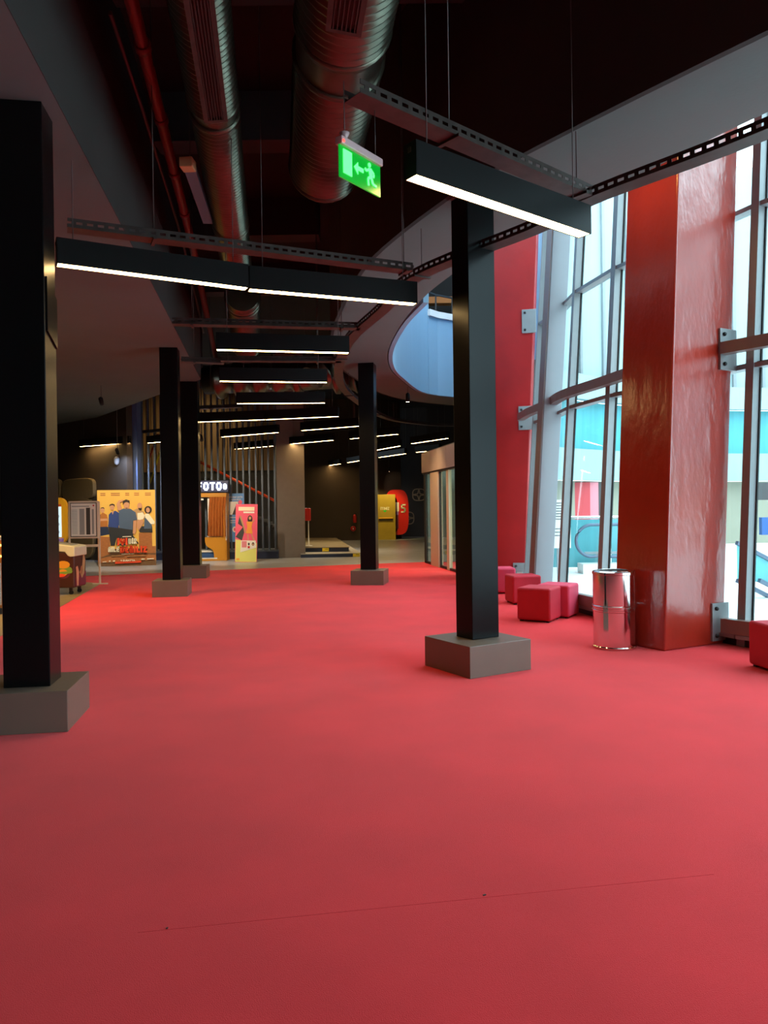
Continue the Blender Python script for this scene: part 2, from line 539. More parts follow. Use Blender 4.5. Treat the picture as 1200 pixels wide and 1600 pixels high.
tag(f, 'red doormat floor inside the glass door lobby', 'floor', kind='structure')

# --- left slab
L1a = (0.05, -10.0)
left = [L1a, (-2.307, 5.663), (-2.896, 9.553), (-3.988, 16.6), (-11.9, 27.4), (-20, 37.5), (-20, -10)]
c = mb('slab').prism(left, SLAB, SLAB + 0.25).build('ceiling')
tag(c, 'low grey plaster ceiling over the left side', 'ceiling', kind='structure')
# --- right slab band along the glass
s_out = [(7.4, -10.0), (6.3, 0), (5.2, 2.5), (3.95, 4.25), (2.859, 5.563), (1.934, 7.232), (1.268, 8.356), (0.871, 9.371), (0.567, 10.418),
         (0.292, 11.981), (0.109, 13.935), (0.171, 15.676), (0.445, 17.118), (0.78, 18.5), (1.217, 19.319), (1.85, 19.85), (3.3, 20.3)]
s_in = [(6.5, -10.0), (5.6, -0.4), (4.5, 2.0), (3.35, 3.6), (2.395, 4.652), (1.065, 6.395), (0.516, 7.341), (-0.035, 8.623), (-0.32, 9.7), (-0.60, 11.2),
        (-0.803, 12.586), (-0.86, 14.2), (-0.816, 15.534), (-0.547, 16.871), (-0.119, 18.673), (0.654, 20.184), (1.934, 21.313), (3.45, 22.0)]
so = [p[:2] for p in smooth_path([(x, y, 0) for x, y in s_out], 5)]
si = [p[:2] for p in smooth_path([(x, y, 0) for x, y in s_in], 5)]
so = [(round(x, 4), round(y, 4)) for x, y in so]
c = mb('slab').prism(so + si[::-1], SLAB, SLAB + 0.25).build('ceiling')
tag(c, 'curved grey plaster ceiling band running along the glass front', 'ceiling', kind='structure')


def wall_path(key, path, z0, z1, t=0.12):
    zc, h = (z0 + z1) / 2, z1 - z0
    return mb(key).ribbon([(x, y, zc) for x, y in path], t, h)


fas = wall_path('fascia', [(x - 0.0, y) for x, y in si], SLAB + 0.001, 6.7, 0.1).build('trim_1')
tag(fas, 'dark curved upstand rising from the inner edge of the right ceiling band', 'upstand', kind='structure')
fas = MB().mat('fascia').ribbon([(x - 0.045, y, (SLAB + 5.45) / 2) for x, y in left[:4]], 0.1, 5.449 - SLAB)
fas.mat('blackceil').ribbon([(x - 0.045, y, 6.08) for x, y in left[:4]], 0.1, 1.26)
fas.mat('blackceil').ribbon([(x, y, (SLAB + 6.7) / 2 + 0.13) for x, y in left[3:6]], 0.1, 6.7 - SLAB - 0.26)
tag(fas.build('trim_2'), 'dark upstand above the edge of the left ceiling', 'upstand', kind='structure')
# --- black upper ceiling, roof
blk = [(-20, -10), (6.5, -10)] + [(x - 0.03, y) for x, y in si[1:]] + [(8.5, 42), (-20, 42)]
c = mb('blackceil').prism(blk, 6.6, 6.75).build('ceiling')
tag(c, 'black painted upper ceiling behind the ducts', 'ceiling', kind='structure')
rf = [(-20, -10)] + [gp(i, ROOF)[:2] for i in range(6)] + [(0.1, 10.4), (-0.2, 19.5), (1.0, 20.6), (5.0, 20.9), (5.0, 22), (9, 42), (-20, 42)]  # gap left over the drum so sky light reaches its wall
c = mb('white').prism(rf, ROOF, ROOF + 0.25).build('ceiling')
tag(c, 'white high ceiling, left open over the drum to let daylight in', 'ceiling', kind='structure')

# --- walls
w = wall_path('darkwall', [(-20, -10), (9.2, -10)], -0.1, ROOF, 0.2).build('wall_front')
tag(w, 'dark wall behind the viewer', 'wall', kind='structure')
w = wall_path('brownwall', [(-20, -10), (-20, 38)], 0, ROOF, 0.2).build('wall_left')
tag(w, 'dark brown wall closing the far left of the foyer', 'wall', kind='structure')
cw = [plan(205, 878), plan(150, 875), plan(92, 871), plan(0, 867), (-20, 30)]
w = wall_path('brownwall', cw, 0, 6.6, 0.2).build('wall_left')
tag(w, 'dark brown wall with padded rounded panels behind the movie poster', 'wall', kind='structure')
w = wall_path('brownwall', [plan(300, 846), plan(478, 845.5), plan(592, 843.2), plan(625, 841)], 0, 6.6, 0.2).build('wall_back')
tag(w, 'dark brown back wall beyond the stepped platform', 'wall', kind='structure')
w = wall_path('darkwall', [plan(612, 838.5), plan(670, 838.5), plan(760, 838)], 0, 6.6, 0.2).build('wall_back')
tag(w, 'charcoal back wall carrying the grey star motifs', 'wall', kind='structure')
w = wall_path('darkwall', [(-20, 41.8), (9, 41.8)], 0, ROOF, 0.2).build('wall_back')
tag(w, 'dark wall closing the far end of the building', 'wall', kind='structure')
# right wall beyond the glazing: opening for the door lobby below 2.95
w = MB().mat('darkwall').ribbon([(3.3, 20.75, SLAB / 2), (5.5, 30, SLAB / 2), (9, 42, SLAB / 2)], 0.2, SLAB)
w.ribbon([(3.3, 20.75, 6.8), (5.5, 30, 6.8), (9, 42, 6.8)], 0.2, ROOF - SLAB)
w.ribbon([(2.9, 14.9, 3.66), (3.35, 15.0, 3.66), (3.35, 20.75, 3.66)], 0.15, 1.42)
tag(w.build('wall_right'), 'dark wall above and beyond the glass entrance doors', 'wall', kind='structure')
# drum wall over the opening
dp = [p[:2] for p in smooth_path([(x, y, 0) for x, y in [(0.567, 10.6), (0.292, 11.981), (0.109, 13.935), (0.171, 15.676), (0.445, 17.118), (0.78, 18.5), (1.1, 19.2)]], 8)]
dp = [(x + 0.06, y - 0.01) for x, y in dp]
dq = [(1.1 + 0.05, 19.13), (1.4, 19.43), (1.85, 19.74), (3.3, 20.2)]
w = wall_path('bluewall', dp[:-1] + dq, SLAB - 0.004, 6.35, 0.08)
w.ribbon([(x, y, (6.35 + ROOF) / 2) for x, y in dp], 0.08, ROOF - 6.35)
w.ribbon([(x, y, 8.4) for x, y in dq], 0.08, 1.6)
w.ribbon([(3.35, 20.3, 7.0), (3.35, 14.9, 7.0)], 0.15, 5.0)
w.ribbon([(3.35, 14.9, 7.0), (2.9 + 0.4, 14.6, 7.0)], 0.15, 5.0)
tag(w.build('wall_right'), 'pale curved wall seen through the round ceiling opening', 'wall', kind='structure')
w = wall_path('ductdark', [(0.6, 22.0), (5.0, 22.0)], 6.0, ROOF, 0.1)
w.mat('wood').box((2.0, 21.5, 7.35), (3.0, 0.3, 0.18))
tag(w.build('wall_right'), 'dark upper storey wall seen behind the white balustrade', 'wall', kind='structure')
bal = thing('balustrade', 'upper storey balustrade with white lip and dark rails at the round ceiling opening', 'railing', (1.4, 19.6, 6.35))
mb('white').ribbon([(x, y, 6.42) for x, y in dq], 0.2, 0.16).build('lip', bal, True)
t = mb('gasket')
t.ribbon([(x, y, 6.95) for x, y in dq], 0.04, 0.04)
for x, y in dq[:3]: t.box((x, y, 6.72), (0.04, 0.04, 0.5))
t.build('rail', bal, True)

# --- glazed front
levels = [0.28, 2.95, 4.66, 6.5, 8.2, ROOF]
bay_names = ['glass bay at the right edge of the view, behind the viewer', 'glass bay beside the viewer outside the frame',
             'glass bay right of the frame', 'tall glass bay right of the near red pillar', 'glass bay hidden behind the near red pillar',
             'tall glass bay left of the near red pillar', 'narrow glass bay beside the leaning white post',
             'glass bay behind the leaning white post', 'narrow glass bay against the far red pillar']
for i in range(len(G) - 1):
    wn = thing('window_%d' % (i + 1), bay_names[i], 'window', gp(i, 0), 0, kind='structure')
    for a, b in zip(levels[:-1], levels[1:]):
        p = MB().mat('facade')
        q = [gp(i, a), gp(i + 1, a), gp(i + 1, b), gp(i, b)]
        p.add(q, [(0, 1, 2, 3)])
        p.build('pane', wn, True)
    for z in levels[1:-1]:
        mb('alu').bar(gp(i, z, -0.03), gp(i + 1, z, -0.03), 0.14, 0.05).build('transom', wn, True)
        mb('gasket').bar(gp(i, z + 0.032, -0.02), gp(i + 1, z + 0.032, -0.02), 0.08, 0.014).build('gasket', wn, True)
    mb('alu').bar(gp(i, 0, -0.05), gp(i, ROOF, -0.05), 0.095, 0.12, up=(gnorm(i).x, gnorm(i).y, 0)).build('mullion', wn, True)
    n = gnorm(i)
    mb('gasket').bar(gp(i, 0.2, 0.0), gp(i, ROOF, 0.0), 0.125, 0.02, up=(n.x, n.y, 0)).build('gasket', wn, True)
    mb('alu').bar(gp(i, 0.11, -0.10), gp(i + 1, 0.11, -0.10), 0.2, 0.04).build('sill', wn, True, label='pale aluminium sill')
    mb('gasket').bar(gp(i, 0.045, -0.03), gp(i + 1, 0.045, -0.03), 0.14, 0.09).build('plinth_strip', wn, True)

# horizontal steel rails inside the glass
def rail(z, idx, w_, h_, label, ext0=None, ext1=None):
    P = [gp(i, z, -0.17) for i in idx]
    if ext0: P = [ext0] + P
    if ext1: P = P + [ext1]
    P = smooth_path(P, 5)
    o = mb('brownsteel').ribbon(P, w_, h_).build('steel_rail')
    return tag(o, label, 'rail', 'steel rails along the glass')

rail(3.14, [5, 6, 7, 8], 0.12, 0.125, 'brown steel rail at mid height from the near red pillar past the leaning post', ext0=(3.2, 8.85, 3.14), ext1=(2.55, 13.98, 3.14))
rail(0.21, [5, 6, 7, 8], 0.10, 0.15, 'brown steel rail low along the glass left of the near red pillar', ext0=(3.05, 8.85, 0.21), ext1=(2.5, 13.98, 0.21))
rail(3.14, [2, 3], 0.12, 0.125, 'brown steel rail at mid height right of the near red pillar', ext1=(3.62, 8.02, 3.14))
rail(0.21, [2, 3], 0.10, 0.15, 'brown steel rail low down right of the near red pillar', ext1=(3.58, 8.0, 0.21))

# leaning steel post
post = thing('leaning_post', 'pale grey leaning steel post against the glass between the red pillars', 'post', (2.45, 11.95, 0))
q0, q1 = (2.45, 11.95, 0), (2.45 + 0.065 * ROOF, 11.97, ROOF)
mb('post').bar(q0, q1, 0.28, 0.29, up=(0.995, 0.1, 0)).build('post_shaft', post, True, bevel=0.012)
mb('brownsteel').bar((q0[0] - 0.152, q0[1] - 0.015, 0), (q1[0] - 0.152, q1[1] - 0.015, ROOF), 0.26, 0.012, up=(0.995, 0.1, 0)).build('side_shade_plate', post, True, label='brown plate for the shaded side of the post')  # brown plate stands in for the shade on the post's left face


# --- red concrete pillars
def pillar(label, C, ang, wr, wl, key, lean, far=False):
    rd = Vector((math.cos(ang), math.sin(ang))); bd = Vector((-math.sin(ang), math.cos(ang)))
    o = thing('concrete_pillar', label, 'pillar', (C[0], C[1], 0), ang)
    # local x along right face, y along left face; lean mostly outwards
    n = Vector((0.9, 0.25)); lx, ly = n.dot(rd) * lean, n.dot(bd) * lean
    b = mb(key)
    pts = []
    for z in (0, ROOF):
        for x, y in ((0, 0), (wr, 0), (wr, wl), (0, wl)):
            pts.append((x + lx * z, y + ly * z, z))
    b.add(pts, [(0, 3, 2, 1), (4, 5, 6, 7), (0, 1, 5, 4), (1, 2, 6, 5), (2, 3, 7, 6), (3, 0, 4, 7)])
    b.build('pillar_shaft', o, bevel=0.02, seg=3)
    def plate(z, x0, x1, h):
        p = mb('alu'); bo = mb('gasket')
        c_ = ((x0 + x1) / 2 + lx * z, ly * z - 0.012, z)
        p.box(c_, (x1 - x0, 0.03, h))
        pl = p.build('bracket_plate', o, bevel=0.004)
        for dz in (-h * 0.36, h * 0.36):
            bb = mb('gasket').lathe((c_[0] - (x1 - x0) * 0.28, c_[1] - 0.012, z + dz), [(0.022, 0), (0.022, 0.02), (0.012, 0.03)], 8,
                                    Matrix.Rotation(math.radians(90), 4, 'X'))
            bb.build('bolt', pl)
    plate(3.14, wr - 0.22, wr + 0.04, 0.44)
    plate(0.24, wr - 0.22, wr + 0.04, 0.4)
    if far: plate(4.95, wr - 0.22, wr + 0.04, 0.44)
    return o

pillar('near glossy red concrete pillar by the glass behind the steel bin', (2.834, 7.677), math.radians(28), 0.90, 0.70, 'redpaint', 0.05)
ang2 = math.radians(-14)
pillar('far bright red concrete pillar behind the poufs', (2.60 - 1.0 * math.cos(ang2), 14.05 - 1.0 * math.sin(ang2)), ang2, 1.0, 0.6, 'redpaint2', 0.055, True)

# --- grey far pillar wall
gpx = [plan(434, 872), plan(477.5, 870.8)]
gd = Vector((gpx[1][0] - gpx[0][0], gpx[1][1] - gpx[0][1]))
nn = Vector((-gd.y, gd.x)).normalized() * 0.8
o = mb('graywall').prism([gpx[0], gpx[1], (gpx[1][0] + nn.x, gpx[1][1] + nn.y), (gpx[0][0] + nn.x, gpx[0][1] + nn.y)], 0, 6.6).build('grey_pier', bevel=0.01)
tag(o, 'wide grey rendered pier at the end of the slatted screen', 'pier')
a, b2 = plan(203, 877), plan(217, 877)
o = mb('bluelit').prism([a, b2, (b2[0], b2[1] + 0.4), (a[0], a[1] + 0.4)], 0, 6.6).build('blue_pier', bevel=0.005)
tag(o, 'narrow blue-lit pier above the movie poster', 'pier')


# ================================================================ STEEL COLUMNS
def column(label, base_c, rz, bs, sc, sw, sd, ph=0.28, patch=False):
    o = thing('steel_column', label, 'column', (base_c[0], base_c[1], 0), rz)
    mb('plinth').box((0, 0, ph / 2), (bs, bs, ph)).build('base_box', o, bevel=0.004, label='grey laminate base box')
    R = Matrix.Rotation(-rz, 2)
    d = R @ Vector((sc[0] - base_c[0], sc[1] - base_c[1]))
    mb('black').box((d.x, d.y, (ph + SLAB) / 2), (sw, sd, SLAB - ph)).build('shaft', o, bevel=0.006, seg=2)
    if patch:
        mb('black').card([(-0.10, 3.02), (0.12, 2.93), (0.12, 3.4), (-0.10, 3.55)], 0, 0.004)
        p = MB().mat('black')
        x = d.x + sw / 2
        y0, y1 = d.y - sd / 2 + 0.03, d.y + sd / 2 - 0.004
        pts = [(x, y0, 2.78), (x, y1, 2.70), (x, y1, 3.06), (x, y0, 3.16)]
        p.add([(a_[0] + e, a_[1], a_[2]) for e in (0.0, 0.012) for a_ in pts],
              [(4, 5, 6, 7), (0, 1, 5, 4), (1, 2, 6, 5), (2, 3, 7, 6), (3, 0, 4, 7), (3, 2, 1, 0)])
        p.build('cover_plate', o)
    return o

column('near black steel column at left edge on a grey box', (-2.541, 5.412), math.radians(8.8), 0.64, (-2.53, 5.405), 0.31, 0.285, 0.28, True)
column('tall black steel column at right of centre on a grey box', (0.85, 7.035), math.radians(31), 0.70, (0.863, 7.08), 0.31, 0.25)
column('black steel column on the red carpet left of centre, front of two', (-3.773, 13.395), math.radians(7.5), 0.60, (-3.775, 13.44), 0.31, 0.31)
column('black steel column just in front of the photo booth', (-4.245, 16.88), math.radians(5.5), 0.58, (-4.335, 16.98), 0.40, 0.31)
column('middle distance black steel column in front of the dark back wall', (-0.296, 14.98), math.radians(-9), 0.65, (-0.30, 15.1), 0.31, 0.33)

# ================================================================ LIGHTS
LZ = 3.5
def strip(label, u0, v0, u1, v1, zt=None, at=None):
    a_, b_ = at if at else (plan(u0, v0, LZ), plan(u1, v1, LZ))
    a_, b_ = Vector(a_), Vector(b_)
    mid = (a_ + b_) / 2
    L = (b_ - a_).length
    rz = math.atan2(b_.y - a_.y, b_.x - a_.x)
    o = thing('linear_lamp', label, 'lamp', (mid.x, mid.y, LZ), rz, 'suspended linear lamps')
    w_ = 0.115
    hs = mb('lampbody')
    hs.box((0, 0, 0.205), (L, w_, 0.01))
    hs.box((0, -w_ / 2 + 0.004, 0.10), (L, 0.008, 0.20)); hs.box((0, w_ / 2 - 0.004, 0.10), (L, 0.008, 0.20))
    hs.box((-L / 2 + 0.004, 0, 0.10), (0.008, w_, 0.2)); hs.box((L / 2 - 0.004, 0, 0.10), (0.008, w_, 0.2))
    hs.build('housing', o)
    mb('lamp').box((0, 0, 0.008), (L - 0.014, w_ - 0.014, 0.01)).build('diffuser', o)
    top = 6.6 if zt is None else zt
    for s_ in (-1, 1):
        mb('wire').tube([(s_ * L * 0.42, 0, 0.21), (s_ * L * 0.42, 0, top - LZ)], 0.004, 5).build('hanger_wire', o)
        k = mb('galv').box((s_ * (L / 2 + 0.004), 0, 0.165), (0.006, 0.03, 0.03)); k.build('end_clip', o)
    return o

strip('nearest strip lamp, at right in front of the glass', 641, 277, 914, 369)
strip('left half of the long strip lamp from the left column', 88, 414, 386, 452)
strip('right half of the long strip lamp from the left column', 388, 453.5, 649, 476)
strip('strip lamp third back along the foyer, under the big opening', 338, 547, 545, 552)
strip('strip lamp fourth back along the foyer', 343, 596, 511, 598)
strip('strip lamp fifth back along the foyer', 370, 631, 508, 630)
strip('left half of the double strip lamp over the photo booth', 301, 660, 414, 656)
strip('right half of the double strip lamp over the photo booth', 415, 656, 529, 651)
strip('strip lamp behind the double one, just left of the grey pier', 346, 683, 435, 676)
strip('lower short strip lamp left of the grey pier', 367, 702, 429, 697)
strip('strip lamp just left of the middle column, upper one', 471, 673, 562, 666)
strip('strip lamp beside the top of the grey pier', 453, 694, 521, 688)
strip('strip lamp passing behind the middle column, highest', 547, 686, 622, 678.5)
strip('strip lamp right of the middle column, second down', 572, 706.5, 625, 697)
strip('strip lamp right of the middle column, third down', 592, 715, 634, 709)
strip('strip lamp above the glass doors, nearer one', 643, 693.5, 700, 685)
strip('strip lamp above the glass doors, farther one', 650, 707, 688, 703.3)
strip('far short strip lamp touching the middle column at left', 543, 723, 575, 718)
strip('far short strip lamp in the gap right of the grey pier', 499.5, 729.5, 532, 725)
strip('farthest strip lamp half hidden by the grey pier', 463, 734.5, 489.7, 731)
strip('strip lamp above the movie poster', 125, 698, 203, 692.5)
strip('short strip lamp behind the left pair of black columns', 231, 692.5, 262, 690)

strip('added strip lamp over the viewer, out of view', 0, 0, 0, 0, at=((0.9, 0.2), (2.3, 1.1)))  # unseen extra lamp, added to brighten the carpet in the foreground


def spotlamp(label, x, y, z, target, energy, colr, angle=50, size=0.05):
    o = thing('spotlight', label, 'spotlight', (x, y, z), 0, 'small track spotlights')
    d = (Vector(target) - Vector((x, y, z))).normalized()
    Rm = d.to_track_quat('-Z', 'Y').to_matrix().to_4x4()
    mb('lampbody').lathe((0, 0, 0), [(0.045, -0.08), (0.05, 0.0), (0.05, 0.1), (0.02, 0.13)], 12, Rm).build('lamp_body', o)
    mb('spot').lathe(d * 0.082, [(0.04, 0.0), (0.035, -0.006)], 12, Rm).build('lens', o)
    mb('wire').tube([(0, 0, 0.1), (0, 0, (SLAB if (x < -6.0 and y < 20) or (x < -5 and y < 15) else 6.6) - z)], 0.008, 6).build('stem', o)
    ld = bpy.data.lights.new('spot', 'SPOT')
    ld.energy = energy; ld.color = colr; ld.spot_size = math.radians(angle); ld.spot_blend = 0.7; ld.shadow_soft_size = size
    lo = bpy.data.objects.new('bulb', ld)
    COL.objects.link(lo); lo.parent = o
    lo.location = d * 0.1
    lo.rotation_euler = d.to_track_quat('-Z', 'Y').to_euler()
    return o

warm = (1.0, 0.62, 0.22)
spotlamp('added spotlight brightening the movie poster', -6.4, 17.2, 4.0, (-7.0, 20.8, 1.2), 420, (1, 0.82, 0.55), 75)  # lamp added so the standee comes out brightly lit
spotlamp('small spotlight between the two left columns', -4.95, 18.2, 3.3, (-5.2, 16.4, 0), 60, (1, 0.8, 0.5), 70)
spotlamp('small spotlight just right of the booth column', -4.55, 18.9, 3.3, (-4.6, 22.6, 0.8), 160, (1, 0.8, 0.55), 80)
spotlamp('ceiling spotlight over the freezer cart', -5.6, 11.6, 4.1, (-5.0, 11.8, 0), 260, warm, 95)
spotlamp('ceiling spotlight over the snack counter', -7.0, 10.4, 4.1, (-6.4, 11.6, 0.6), 260, warm, 110)
spotlamp('ceiling spotlight in front of the glass entrance doors', 0.6, 18.0, 4.1, (0.55, 19.0, 0), 170, (1.0, 0.62, 0.3), 80)
spotlamp('ceiling spotlight aimed at the yellow exit door', 0.25, 33.9, 3.2, (0.22, 35.4, 1.35), 120, (1, 0.8, 0.3), 62)
spotlamp('added spotlight brightening the red portal', 1.0, 33.6, 4.0, (0.8, 37.0, 1.9), 45, (1, 0.8, 0.6), 42)  # extra lamp put in to lift the portal's brightness
spotlamp('added spotlight brightening the stepped platform', -2.6, 26.5, 4.0, (-2.6, 26.0, 0), 260, (1, 0.85, 0.6), 100)  # no fitting known here; added to lift the platform
spotlamp('added spotlight brightening the stair behind the slats', -7.0, 26.0, 5.8, (-7.5, 29.0, 3.0), 150, (1, 0.75, 0.35), 110)  # added lamp, brings up the stair and timber behind the bars
o = spotlamp('added warm spotlight hidden above the ceiling band, for the glow on the near red pillar', 2.3, 7.45, 5.5, (2.62, 8.0, 4.3), 35, (1, 0.6, 0.16), 100)  # hidden lamp, added for the warm glow on the pillar's upper face
spotlamp('cool spotlight beside the blue-lit pier', -7.6, 21.6, 3.2, (-7.62, 23.0, 2.0), 60, (0.45, 0.62, 1.0), 90)

# ================================================================ CABLE TRAYS
def tray(label, path, hang=(0.5,), w_=0.15, h_=0.075, slots=True):
    P = [Vector(p) for p in path]
    L = [0]
    for i in range(1, len(P)): L.append(L[-1] + (P[i] - P[i - 1]).length)
    def at(s_):
        for i in range(1, len(P)):
            if s_ <= L[i] + 1e-6:
                t = (s_ - L[i - 1]) / max(1e-6, L[i] - L[i - 1])
                return P[i - 1].lerp(P[i], t), (P[i] - P[i - 1]).normalized()
        return P[-1], (P[-1] - P[-2]).normalized()
    o = thing('cable_tray', label, 'cable tray', tuple(P[0]), 0, 'perforated steel cable trays')
    mb('galv').ribbon([(p.x, p.y, p.z - h_ / 2) for p in P], w_, 0.004).build('tray_bottom', o, True)
    for sd in (-1, 1):
        q = []
        for i, p in enumerate(P):
            d = (P[min(i + 1, len(P) - 1)] - P[max(i - 1, 0)]).normalized()
            n_ = d.cross(Vector((0, 0, 1))).normalized() * (w_ / 2 * sd)
            q.append(p + n_)
        b_ = mb('galv')
        if slots:
            b_.ribbon([(p.x, p.y, p.z - h_ * 0.33) for p in q], 0.004, h_ * 0.36)
            b_.ribbon([(p.x, p.y, p.z + h_ * 0.33) for p in q], 0.004, h_ * 0.36)
            s_ = 0.05
            while s_ < L[-1]:
                c_, d = at(s_)
                c_ = c_ + d.cross(Vector((0, 0, 1))).normalized() * (w_ / 2 * sd)
                b_.box(tuple(c_), (0.035, 0.004, h_ * 0.4), math.atan2(d.y, d.x))
                s_ += 0.085
        else:
            b_.ribbon([tuple(p) for p in q], 0.004, h_)
        b_.build('perforated_side', o, True)
    for hfrac in hang:
        c_, d = at(L[-1] * hfrac)
        mb('wire').tube([(c_.x, c_.y, c_.z + h_ / 2), (c_.x, c_.y, (SLAB if abs(c_.x) > 1e9 else 6.6))], 0.005, 5).build('hanger_rod', o, True)
        mb('galv').box((c_.x, c_.y, c_.z - h_ / 2 - 0.008), (0.03, w_ + 0.05, 0.02), math.atan2(d.y, d.x)).build('hanger_clip', o, True)
    return o

TZ = 3.92
def P3(*uv): return [plan(u, v, TZ) + (TZ,) for u, v in uv]
tray('main cable tray curving along the glass front above the nearest lamp', smooth_path([(4.6, 1.2, TZ), (3.4, 3.5, TZ)] + P3((1200, 200), (940, 300), (870, 335), (830, 357), (650, 430), (600, 480), (545, 532), (529, 580), (545, 615), (600, 651), (655, 661), (705, 664)) + [(3.0, 22.0, TZ)], 5),
     (0.32, 0.5, 0.66, 0.8))
tray('cable tray running from the big duct end to the right over the nearest lamp', P3((550, 142), (912, 302)), (0.35, 0.96))
tray('cable tray above the double lamp from the left column', P3((105, 352), (640, 420)), (0.22, 0.98))
tray('cable tray behind the third lamp', P3((270, 503), (562, 510)), (0.1, 0.9))
tray('short cable tray with a spotlight left of the foyer', P3((283, 562), (350, 565)), (0.3,))
tray('cable tray behind the fourth lamp', P3((345, 561), (533, 562)), (0.8,))
tray('short cable tray near the top of the booth column', P3((309, 637), (378, 634)), (0.3,), slots=False)
tray('far cable tray crossing in front of the blue-lit pier', P3((198, 677), (262, 671)), (0.5,), slots=False)

# ================================================================ DUCTS
def duct(label, P, r, ring=0.06, key='duct', collars=(), cap=True, n=28, grille=None):
    P = [Vector(p) for p in P]
    a_, b_ = P[0], P[-1]
    o = thing('spiral_duct', label, 'air duct', tuple(a_), 0, 'round air ducts')
    body = mb(key)
    L = (b_ - a_).length
    Rm = (b_ - a_).to_track_quat('Z', 'Y').to_matrix().to_4x4()
    prof = []
    s_ = 0.0
    while s_ < L:
        sm = any(c0 <= s_ <= c1 for c0, c1 in collars)
        rr = 0.0 if sm else ring * 0.26
        prof += [(r, s_), (r, s_ + ring * 0.55), (r + rr, s_ + ring * 0.7), (r + rr, s_ + ring * 0.85)]
        s_ += ring
    prof.append((r, L))
    body.lathe((0, 0, 0), prof, n, Rm)
    body.build('duct_skin', o)
    for c0, c1 in collars:
        for c_ in (c0, c1):
            mb('duct').lathe(Rm @ Vector((0, 0, c_)), [(r, -0.02), (r + 0.028, -0.015), (r + 0.028, 0.015), (r, 0.02)], n, Rm).build('collar', o)
    mb('duct').lathe(Rm @ Vector((0, 0, L - 0.03)), [(r, 0), (r + 0.03, 0.005), (r + 0.03, 0.03), (r - 0.02, 0.034)], n, Rm).build('collar', o)
    if grille:
        g0, g1, wd, tilt = grille
        gr = MB().mat('galv')
        T = Rm @ Matrix.Rotation(tilt, 4, 'Z')
        def gb(c_, d_, k):
            gr.mat(k)
            gr.box(T @ Vector(c_), d_, X=T)
        y = -(r + 0.02)
        gb((0, y, (g0 + g1) / 2), (wd, 0.03, g1 - g0), 'gasket')
        gb((-wd / 2 - 0.015, y - 0.012, (g0 + g1) / 2), (0.035, 0.05, g1 - g0 + 0.06), 'galv')
        gb((wd / 2 + 0.015, y - 0.012, (g0 + g1) / 2), (0.035, 0.05, g1 - g0 + 0.06), 'galv')
        gb((0, y - 0.012, g1 + 0.015), (wd, 0.05, 0.035), 'galv')
        gf = gr.build('grille_frame', o)
        for k in range(6):
            x = -wd / 2 + wd * (k + 0.5) / 6
            mb('grille').box(T @ Vector((x, y - 0.02, (g0 + g1) / 2)), (0.008, 0.03, g1 - g0), X=T).build('louvre', gf)
    return o

dz = 5.0
a_ = plan(541, 0, dz); b_ = plan(506, 262, dz)
av, bv = Vector(a_), Vector(b_); dd = (bv - av).normalized(); av = av - dd * 3.0
Ld = (bv - av).length
duct('large spiral air duct overhead at top centre', [(av.x, av.y, dz), (bv.x, bv.y, dz)], 0.335, 0.08,
     collars=((Ld - 2.35, Ld - 1.95),), grille=(0.2, Ld - 2.85, 0.17, 0.12))
a_ = plan(311, 0, dz); b_ = plan(371, 425, dz)
av, bv = Vector(a_), Vector(b_); dd = (bv - av).normalized(); av = av - dd * 2.5
Ls = (bv - av).length
s0 = (Vector(plan(330, 150, dz)) - av).length
duct('smaller spiral air duct overhead at top left', [(av.x, av.y, dz), (bv.x, bv.y, dz)], 0.2, 0.07,
     collars=((s0, s0 + 0.2), (Ls - 2.0, Ls - 1.9)), grille=(0.2, s0 - 0.1, 0.13, -0.12))
a_ = plan(378, 445, 5.0); b_ = plan(385, 528, 5.0)
duct('far spiral air duct section above the third lamp', [(a_[0], a_[1], 4.85), (b_[0], b_[1], 4.85)], 0.26, 0.06, collars=((0.2, 0.4),))
duct('smooth duct crossing above the double lamp', [(-4.4, 18.9, 4.75), (-0.9, 18.2, 4.75)], 0.36, 0.5, collars=((0.8, 0.9), (2.4, 2.5)))
duct('duct elbow piece above the curve of the main tray', [(-1.5, 16.2, 4.3), (-0.95, 16.6, 4.9)], 0.28, 0.3)
pp = [plan(u, v, 5.3) + (5.3,) for u, v in ((205, 0), (300, 380), (337, 560))]
d0 = (Vector(pp[0]) - Vector(pp[1])).normalized() * 3
pp = [tuple(Vector(pp[0]) + d0)] + pp
o = mb('redpipe').tube(pp, 0.055, 12)
for k in range(1, 7):
    c_ = Vector(pp[0]).lerp(Vector(pp[2]), k / 7)
    o.tube([tuple(c_), tuple(c_ + (Vector(pp[2]) - Vector(pp[0])).normalized() * 0.1)], 0.068, 12)
tag(o.build('sprinkler_pipe'), 'red sprinkler pipe running overhead at top left', 'pipe')
pp = [plan(u, v, 5.5) + (5.5,) for u, v in ((172, 20), (222, 170), (285, 375), (318, 520))]
tag(mb('wire').tube(pp, 0.02, 8).build('conduit'), 'thin grey conduit beside the red sprinkler pipe', 'pipe')
a_, b_ = plan(297, 262, 4.9), plan(325, 345, 4.9)
o = thing('dark_batten', 'unlit blue-grey batten with a beige end box beside the red pipe', 'fitting', (a_[0], a_[1], 4.9))
mb('slat').bar(a_ + (4.9,), b_ + (4.9,), 0.11, 0.07).build('batten_body', o, True)
mb('tan').bar((a_[0] - 0.01, a_[1] - 0.14, 4.9), (a_[0], a_[1], 4.9), 0.13, 0.1).build('end_box', o, True, bevel=0.01)
mb('wire').tube([(a_[0], a_[1], 4.94), (a_[0], a_[1], 6.6)], 0.006, 5).build('hanger_rod', o, True)
